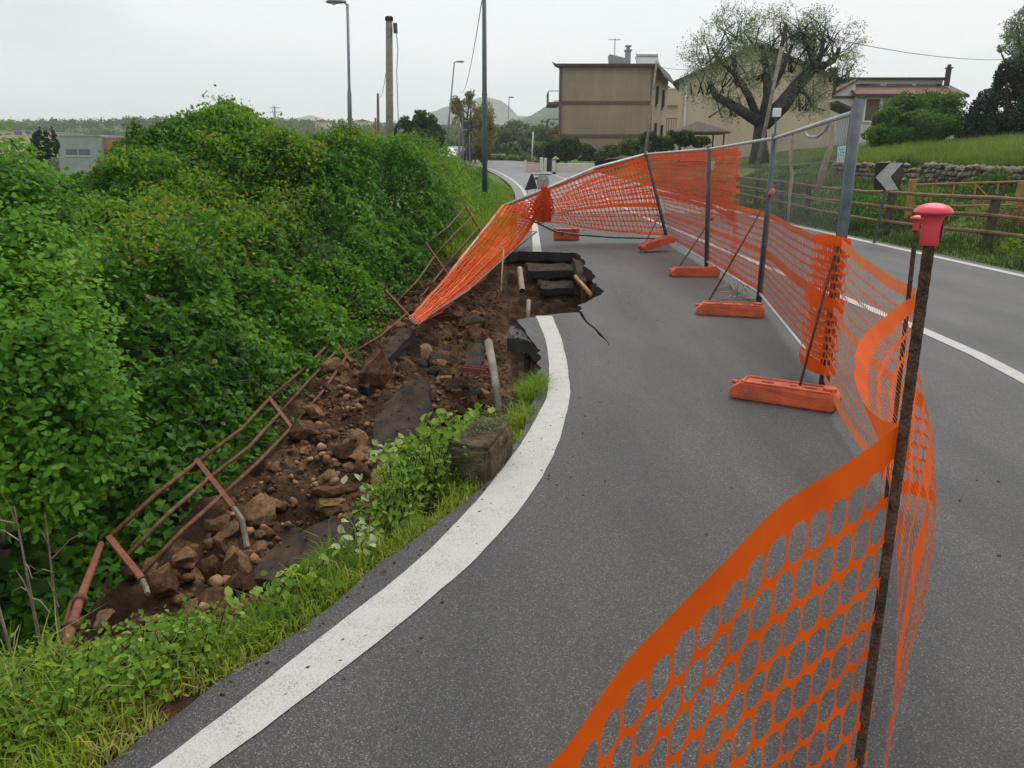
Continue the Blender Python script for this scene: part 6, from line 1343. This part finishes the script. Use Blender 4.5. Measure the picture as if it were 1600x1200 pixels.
# near net, from the near rebar towards the camera
near_top = [(-.95, .02, .84), (-.5, .34, .82), P(870, 1200, .765), P(985, 1042, .86), P(1085, 925, .95), P(1125, 884, .985), P(1205, 800, 1.06), P(1292, 748, 1.14), P(1412, 670, 1.255)]
near_bot = [(-.95, .02, .0), (-.5, .34, .03), (.07, .78, .04), (.36, 1.0, .06), (.58, 1.16, .07), (.715, 1.27, .08)]
net('nearest orange safety net, sweeping up to the rebar with the big red cap', near_top, near_bot, 2.05, 1.0, .050, .076, 'net', ((0, .05), (.93, 1)), .012, .88, .80, 16, None, 1)
loop = [RB1 + V(.012, .02, 1.165), P(1375, 660, 1.5), P(1343, 630, 1.85), P(1335, 578, 2.35), P(1356, 515, 2.9), RB2 + V(-.01, -.02, 1.045)]
lbot = [RB1 + V(.08, .02, .08), V(1.02, 1.72, .08), V(1.36, 2.25, .1), V(1.72, 2.85, .12), V(1.93, 3.25, .1), RB2 + V(.04, -.02, .06)]
net('twisted orange net bulging between the two capped rebars', loop, lbot, 2.6, 1.0, .05, .066, 'net', ((0, .06), (.47, .53), (.94, 1)), .014, .84, .78, 12, lambda u, v: np.stack([.13 * np.sin(u * np.pi) * np.sin(v * np.pi), 0 * u, 0 * u], -1), 2)
net('pale stretched orange net between the far rebar and the thick grey post', [RB2 + V(0, .01, 1.05), V(2.06, 4.4, 1.045), A0 + V(-.02, -.06, 1.10)], [RB2 + V(.02, .01, .06), V(2.02, 4.35, .06), A0 + V(-.03, -.08, .1)], 1.98, 1.0, .055, .07, 'netpale', ((0, .055), (.47, .51), (.95, 1)), .008, .88, .84, 12, None, 3)
# net gathered round the thick post, two layers
for k, (o, lab) in enumerate((((-.04, .03), 'gathered orange net wrapped around the near panel end, front layer'), ((.01, .05), 'gathered orange net wrapped around the near panel end, back layer'))):
    dd = unit(B0_ - A0)
    net(lab, [A0 + dd * .46 + V(o[0] - .04, o[1], 1.09), A0 + dd * .2 + V(o[0] - .05, 0, 1.11), A0 - dd * .03 + V(o[0], -.04, 1.12), A0 - dd * .06 + V(.06, 0, 1.1)], [A0 + dd * .50 + V(o[0] - .05, o[1], .13), A0 + dd * .2 + V(o[0] - .06, 0, .12), A0 - dd * .02 + V(o[0], -.04, .13), A0 - dd * .05 + V(.06, 0, .12)], .9, 1.0, .045, .06, 'net', ((0, .06), (.44, .52), (.93, 1)), .012, .74, .7, 10, None, 4 + k)
# nets on the standing panels
def on(b0, b1, t0, t1, g0, g1, off): return lerp(lerp(b0, t0, g0), lerp(b1, t1, g1), .5)
ofs = V(.035, .0, 0)
net('orange net along the foot of the nearest mesh panel', [A0 + ofs + V(0, 0, 1.05), lerp(A0, B0_, .5) + ofs + V(0, 0, 1.03), B0_ + ofs + V(0, 0, 1.06)], [A0 + ofs + V(0, 0, .14), lerp(A0, B0_, .5) + ofs + V(0, 0, .12), B0_ + ofs + V(0, 0, .13)], 3.7, 1.0, .085, .085, 'net', ((0, .055), (.45, .53)), .008, .85, .8, 8, None, 6)
net('orange net along the foot of the two far mesh panels', [B0_ + ofs + V(0, 0, 1.06), C0 + ofs + V(0, 0, 1.05), D0 + V(-.2, .03, 1.05)], [B0_ + ofs + V(0, 0, .12), C0 + ofs + V(0, 0, .14), D0 + V(0, .03, .14)], 7.3, 1.0, .07, .08, 'netfar', ((0, .05), (.47, .52), (.95, 1)), .008, .86, .82, 8, None, 7)
Bm = lerp(B0_, C0, .52); Bt = lerp(B1, C1, .52)
net('upper orange net hung on the far mesh panels, outer layer', [lerp(Bm, Bt, .96) + ofs, lerp(C0, C1, .97) + ofs, lerp(D0, D1, .97) + V(.0, .03, 0)], [lerp(Bm, Bt, .46) + ofs, lerp(C0, C1, .5) + ofs, lerp(D0, D1, .55) + V(0, .03, 0)], 5.8, .95, .095, .10, 'netfar', ((0, .05), (.95, 1)), .012, .8, .78, 8, None, 8)
net('upper orange net hung on the far mesh panels, inner layer', [lerp(Bm, Bt, .93) + ofs * 2.4, lerp(C0, C1, .95) + ofs * 2.6, lerp(D0, D1, .93) + V(.05, .07, 0)], [lerp(Bm, Bt, .40) + ofs * 2.4, lerp(C0, C1, .46) + ofs * 2.6, lerp(D0, D1, .5) + V(.05, .07, 0)], 5.8, .95, .08, .085, 'net', ((0, .06), (.5, .55)), .012, .86, .84, 8, None, 9)
net('narrow vertical strip of bunched orange net on the far mesh panel', [lerp(Bm, Bt, .55) + ofs * 1.4 + V(.0, -.12, 0), lerp(Bm, Bt, .55) + ofs * 1.7 + V(.0, .0, 0), lerp(Bm, Bt, .55) + ofs * 1.4 + V(0, .16, 0)], [Bm + ofs * 1.4 + V(0, -.1, .12), Bm + ofs * 1.7 + V(0, 0, .12), Bm + ofs * 1.4 + V(0, .12, .12)], .3, 1.0, .04, .06, 'net', ((0, .03), (.97, 1)), .02, .7, .7, 8, None, 10)
# net on the collapsed panel and draped down the slope
net('red orange net stretched over the collapsed panel above the hole', [lerp(D0, D1, .96), P(930, 266, 15.85), P(860, 295, 15.5), K + V(0, -.02, -.02)], [lerp(D0, D1, .08) + V(0, -.03, 0), P(945, 361, 16.3), P(870, 348, 16.0), P(832, 345, 15.6)], 3.8, 1.35, .10, .105, 'netfar', ((0, .04), (.97, 1)), .012, .82, .8, 8, None, 11)
net('second red orange net layer sagging behind the collapsed panel', [lerp(D0, D1, .9) + V(0, .15, 0), P(930, 280, 16.3), P(868, 312, 16.0)], [lerp(D0, D1, .4) + V(0, .15, 0), P(940, 325, 16.6), P(872, 335, 16.2)], 3.2, .8, .07, .08, 'netfar', ((0, .06), (.9, 1)), .025, .84, .82, 8, None, 12)
drL = [K + V(0, -.03, .02)] + [p + V(-.01, 0, .03) for p in LF[1:]]; drR = [P(850, 312, 15.5), P(822, 362, 15.2), P(790, 398, 14.2), P(725, 456, 12.1), P(653, 507, 10.2)]
net('bright orange net draped over the fallen panel and pulled to a point down the slope', drL, drR, 6.2, .75, .085, .085, 'net', ((0, .06), (.48, .53), (.95, 1)), .014, .78, .74, 8, lambda u, v: np.stack([0 * u, 0 * u, .05 * np.sin(v * np.pi * 3) * np.sin(u * np.pi)], -1), 13)
net('second orange net layer folded inside the draped net', [p + V(.06, .03, -.03) for p in drL], [lerp(a, b, .75) + V(0, .04, -.05) for a, b in zip([drR[0], drR[1], drR[2], drR[3], drR[4]], [drR[0], drR[1], drR[2], drR[3], drR[4]])], 6.2, .75, .08, .08, 'net', ((0, .05), (.9, 1)), .03, .8, .78, 8, None, 14)
def bundle():
    c = P(851, 320, 15.3); n1, n2 = 26, 18; u = np.linspace(0, 2 * np.pi, n1, endpoint=False); v = np.linspace(.15, np.pi - .1, n2); U, W_ = np.meshgrid(u, v)
    r = .20 * (1 + fbm(np.cos(U) * 2.2, np.sin(U) * 2.2, W_ * 1.6, 500, 3) * 1.5); X = r * .85 * np.cos(U) * np.sin(W_); Y = r * .7 * np.sin(U) * np.sin(W_); Z = r * 1.45 * np.cos(W_); p = np.stack([X, Y, Z], -1)
    q = mb()
    for i in range(n2):
        q.tube([p[i, j % n1] for j in range(n1 + 1)], .009, 4, False)
    for j in range(n1): q.tube([p[i, (j + i // 3) % n1] for i in range(n2)], .009, 4, False)
    for k in range(40): a = p[random.randrange(n2), random.randrange(n1)]; b = p[random.randrange(n2), random.randrange(n1)]; q.tube([a, (a + b) * .35, b], .014, 4, False)
    o = q.build('net_bundle', M['netfar']); o.location = c; tag(o, 'crumpled red orange net bundle hanging on the collapsed panel', 'safety net', 'orange safety nets')
bundle()

# ------------------------------------------------------------------ orange plastic feet
def foot_proto():
    t = thing('barrier_weight', (0, 0, 0), 'orange plastic barrier foot of the nearest mesh panel', 'barrier foot', 'orange plastic barrier feet'); bm = bmesh.new()
    prof = [(-.355, .03), (-.33, .0), (.33, .0), (.355, .03), (.36, .085), (.33, .118), (-.285, .118), (-.355, .07)]
    vs = [[bm.verts.new((x, s * (.115 - .018 * (z > .1)), z)) for x, z in prof] for s in (-1, 1)]
    for i in range(8): bm.faces.new((vs[0][i], vs[0][(i + 1) % 8], vs[1][(i + 1) % 8], vs[1][i]))
    bm.faces.new(vs[0][::-1]); bm.faces.new(vs[1]); bmesh.ops.recalc_face_normals(bm, faces=bm.faces[:]); bmesh.ops.bevel(bm, geom=bm.edges[:], offset=.007, segments=2, affect='EDGES')
    me = bpy.data.meshes.new('foot_body'); bm.to_mesh(me); bm.free(); me.materials.append(M['foot']); link('foot_body', me, t)
    q = mb()
    for s in (-1, 1): q.box((.02, s * .082, .122), (.58, .022, .014), ch=.004)
    q.box((-.28, 0, .121), (.02, .15, .012), ch=.003); q.build('raised_rim', M['foot'], t)
    for x, w in ((-.12, .09), (.05, .05), (.17, .09)): q = mb(); q.lathe([(w / 2, .1165), (w / 2, .1205)], (x, 0, 0), 14); o = q.build('slot_shade_disc', M['hole'], t); o.scale = (1, .45, 1)  # no real holes: dark discs on top, slot shade put into their colour
    q = mb(); q.tube([(-.33, .02, .085), (-.372, .02, .088)], .016, 8); q.build('lug', M['foot'], t)
    q = mb(); q.lathe([(.045, .11), (.045, .14), (.038, .142)], (.29, 0, 0), 12); q.build('socket', M['foot'], t)
    return t
ft = foot_proto(); ft.location = (1.905, 5.14, 0.002); ft.rotation_euler = (0, 0, -math.radians(31))
dup(ft, (2.4, 8.36, .002), -math.radians(15), 'orange plastic barrier foot under the post with the white box', None)
dup(ft, (2.70, 11.4, .002), -math.radians(2), 'orange plastic barrier foot under the post with the paper tag')
f4 = dup(ft, (2.75, 14.72, .10), math.radians(20), 'tilted orange plastic barrier foot under the leaning corner post'); f4.rotation_euler = (0, -.2, math.radians(24))
f5 = dup(ft, (1.18, 17.0, .118), 0, 'orange barrier foot turned on its side at the edge of the hole'); f5.rotation_euler = (math.radians(84), 0, .02); f5.scale = (.78, 1.2, 1)
# diagonal rods from the feet to the posts
def rod(a, b, lab, cap=False, r=.009):
    t = thing('brace_rod', a, lab, 'brace', 'diagonal brace rods of the barrier'); q = mb(); q.tube([a, b], r, 6); q.build('rod', M['rebar'], t, True)
    if cap: d = unit(np.array(b) - a); q = mb(); q.tube([np.array(b) - d * .03, np.array(b) + d * .05], .03, 8); q.build('cap', M['cap'], t, True)
rod(P(1249, 606, 5.12), P(1303, 400, 5.36), 'diagonal rusty brace rod behind the gathered orange net')
rod(P(1095, 492, 8.5), P(1205, 302, 8.96), 'longest diagonal brace rod, with a red cap at its top', True, .010)
rod(P(1052, 431, 11.45), P(1112, 341, 12.1), 'diagonal brace rod beside the post with the paper tag', True, .010)
rod(P(999, 397, 14.4), P(1035, 328, 15.9), 'farthest diagonal brace rod at the leaning corner post', False, .011)

# ------------------------------------------------------------------ rebars with mushroom caps
def rebar(base, h, lab, rad=.0095, lean=(0, 0)):
    t = thing('rebar_stake', base, lab, 'rebar', 'capped rebar stakes'); q = mb(); n = 110; pts = []; rr = []
    for k in range(n + 1): f = k / n; pts.append(np.array(base) + V(lean[0] * f, lean[1] * f, h * f - .05)); rr.append(rad * (1.05 if k % 2 else .98))
    q.tube(pts, rr, 8); q.build('bar', M['rebar'], t)
    tp = pts[-1]; q = mb(); s = rad / .0095
    q.lathe([(.0125, -.048), (.0138, -.046), (.014, -.02), (.0152, -.008), (.018, -.001), (.0262, .0015), (.0290, .0035), (.0290, .0055), (.0262, .010), (.0205, .0145), (.0115, .018), (.004, .019)], tp, 28); c = q.build('cap', M['cap'], t, True)
    q = mb(); q.box(tp + V(.0146, -.004, -.025), (.002, .010, .026), ch=.0005); q.build('cap_mark', M['capin'], c)
z1 = P(1463, 322, 1.25)[2]; rebar(RB1 - V(0, 0, 0), z1 + .036, 'near rebar stake with a big red mushroom cap', .0092, (float(P(1460, 322, 1.25)[0]) - .69, 0))
rebar(RB2, float(P(1436, 343, 3.5)[2]) + .05, 'far rebar stake with a small red mushroom cap', .0105, (float(P(1433, 343, 3.5)[0]) - 1.855, 0))

# ------------------------------------------------------------------ small things on the panels
def paper():
    Y = 6.0; c = [P(1309, 229, Y), P(1324.5, 227, Y - .03), P(1322.5, 252.5, Y - .03), P(1307.5, 253, Y)]; t = thing('paper_notice', c[3], 'pale green paper notice tied to the nearest mesh panel', 'notice'); q = mb(); q.prism(c, (0, .003, 0)); s = q.build('sheet', M['paper'], t)
    for (x0, x1, y) in ((1311, 1319, 234), (1312, 1321, 238.5), (1311, 1317, 243), (1316, 1320, 244)): a, b = P(x0, y, Y - .036), P(x1, y - 1, Y - .05); q = mb(); q.box((a + b) / 2, (b[0] - a[0], .002, .009)); q.build('printed_line', M['papermark'], s)
paper()
def tagpaper():
    Y = 12.05; q = mb(); q.prism([P(1111, 252, Y), P(1117, 250, Y), P(1118, 263, Y), P(1112, 266, Y)], (0, .004, 0)); oneobj('paper_tag', q, 'whitepaper', 'small white paper tag on the middle fence post', 'tag')
tagpaper()
def whitebox():
    a, b = P(1208.5, 169, 9.1), P(1219, 183, 9.1); c = (a + b) / 2; t = thing('white_box', c - V(0, 0, .1), 'small white box on a short stem above the fence post before the olive trunk', 'box'); q = mb(); q.box(c, (abs(b[0] - a[0]), .05, abs(a[2] - b[2])), ch=.006); q.build('case', M['whitepaper'], t)
    q = mb(); q.tube([c - V(0, 0, .04), B1 + V(0, 0, -.05)], .01, 6); q.build('stem', M['galvdark'], t)
whitebox()
oneobj('cloth_strip', mb().tube([P(1304, 190, 6.45), P(1297, 232, 6.5), P(1287, 262, 6.55), P(1276, 306, 6.6)], [.016, .022, .027, .018], 7), 'rope', 'thick twisted strip of tan cloth slanting down the nearest mesh panel', 'cloth', True)
oneobj('cloth_strip', mb().tube([P(1241, 203, 7.9), P(1236, 235, 7.9), P(1234, 255, 7.92), P(1238, 270, 7.9), P(1234, 305, 7.9), P(1231, 345, 7.9)], [.014, .02, .012, .017, .014, .012], 7), 'rope', 'thin kinked strip of tan cloth hanging on the nearest mesh panel', 'cloth', True)
oneobj('sagging_cord', mb().tube([P(1257, 207, 7.3), P(1263, 214, 7.2), P(1277, 214, 7.0), P(1290, 204, 6.75), P(1297, 190, 6.6)], .012, 7), 'railbar', 'pale cord sagging in an arc below the top rail', 'cord', True)
oneobj('yellow_string', mb().tube([P(1212, 258, 8.9), P(1262, 256, 7.4), P(1318, 251, 6.0)], .003, 4), 'rope', 'thin yellowish string stretched across the nearest mesh panel', 'string')
def tangle():
    rr = random.Random(3); q = mb()
    for k in range(9):
        p = [P(rr.uniform(1125, 1180), rr.uniform(440, 470), 9.3)]
        for j in range(4): p.append(p[-1] + V(rr.uniform(-.12, .12), rr.uniform(-.1, .1), rr.uniform(-.1, .05)))
        q.tube([np.array([a[0], a[1], max(a[2], .01)]) for a in p], .007, 4)
    oneobj('rope_tangle', q, 'rope', 'tangle of tan rope under the bottom rail of the nearest mesh panel', 'rope')
tangle()

# ------------------------------------------------------------------ air
if HAZE > 0:
    m = bpy.data.materials.new('haze_air'); m.use_nodes = True; t_ = m.node_tree; t_.nodes.clear(); o_ = t_.nodes.new('ShaderNodeOutputMaterial'); pv = t_.nodes.new('ShaderNodeVolumePrincipled')
    pv.inputs['Color'].default_value = (.95, .975, 1, 1); pv.inputs['Density'].default_value = HAZE; pv.inputs['Anisotropy'].default_value = .2; t_.links.new(pv.outputs['Volume'], o_.inputs['Volume'])
    q = mb(); q.box((0, 1150, 70), (3300, 2900, 270)); o = q.build('haze', m); tag(o, kind='stuff')
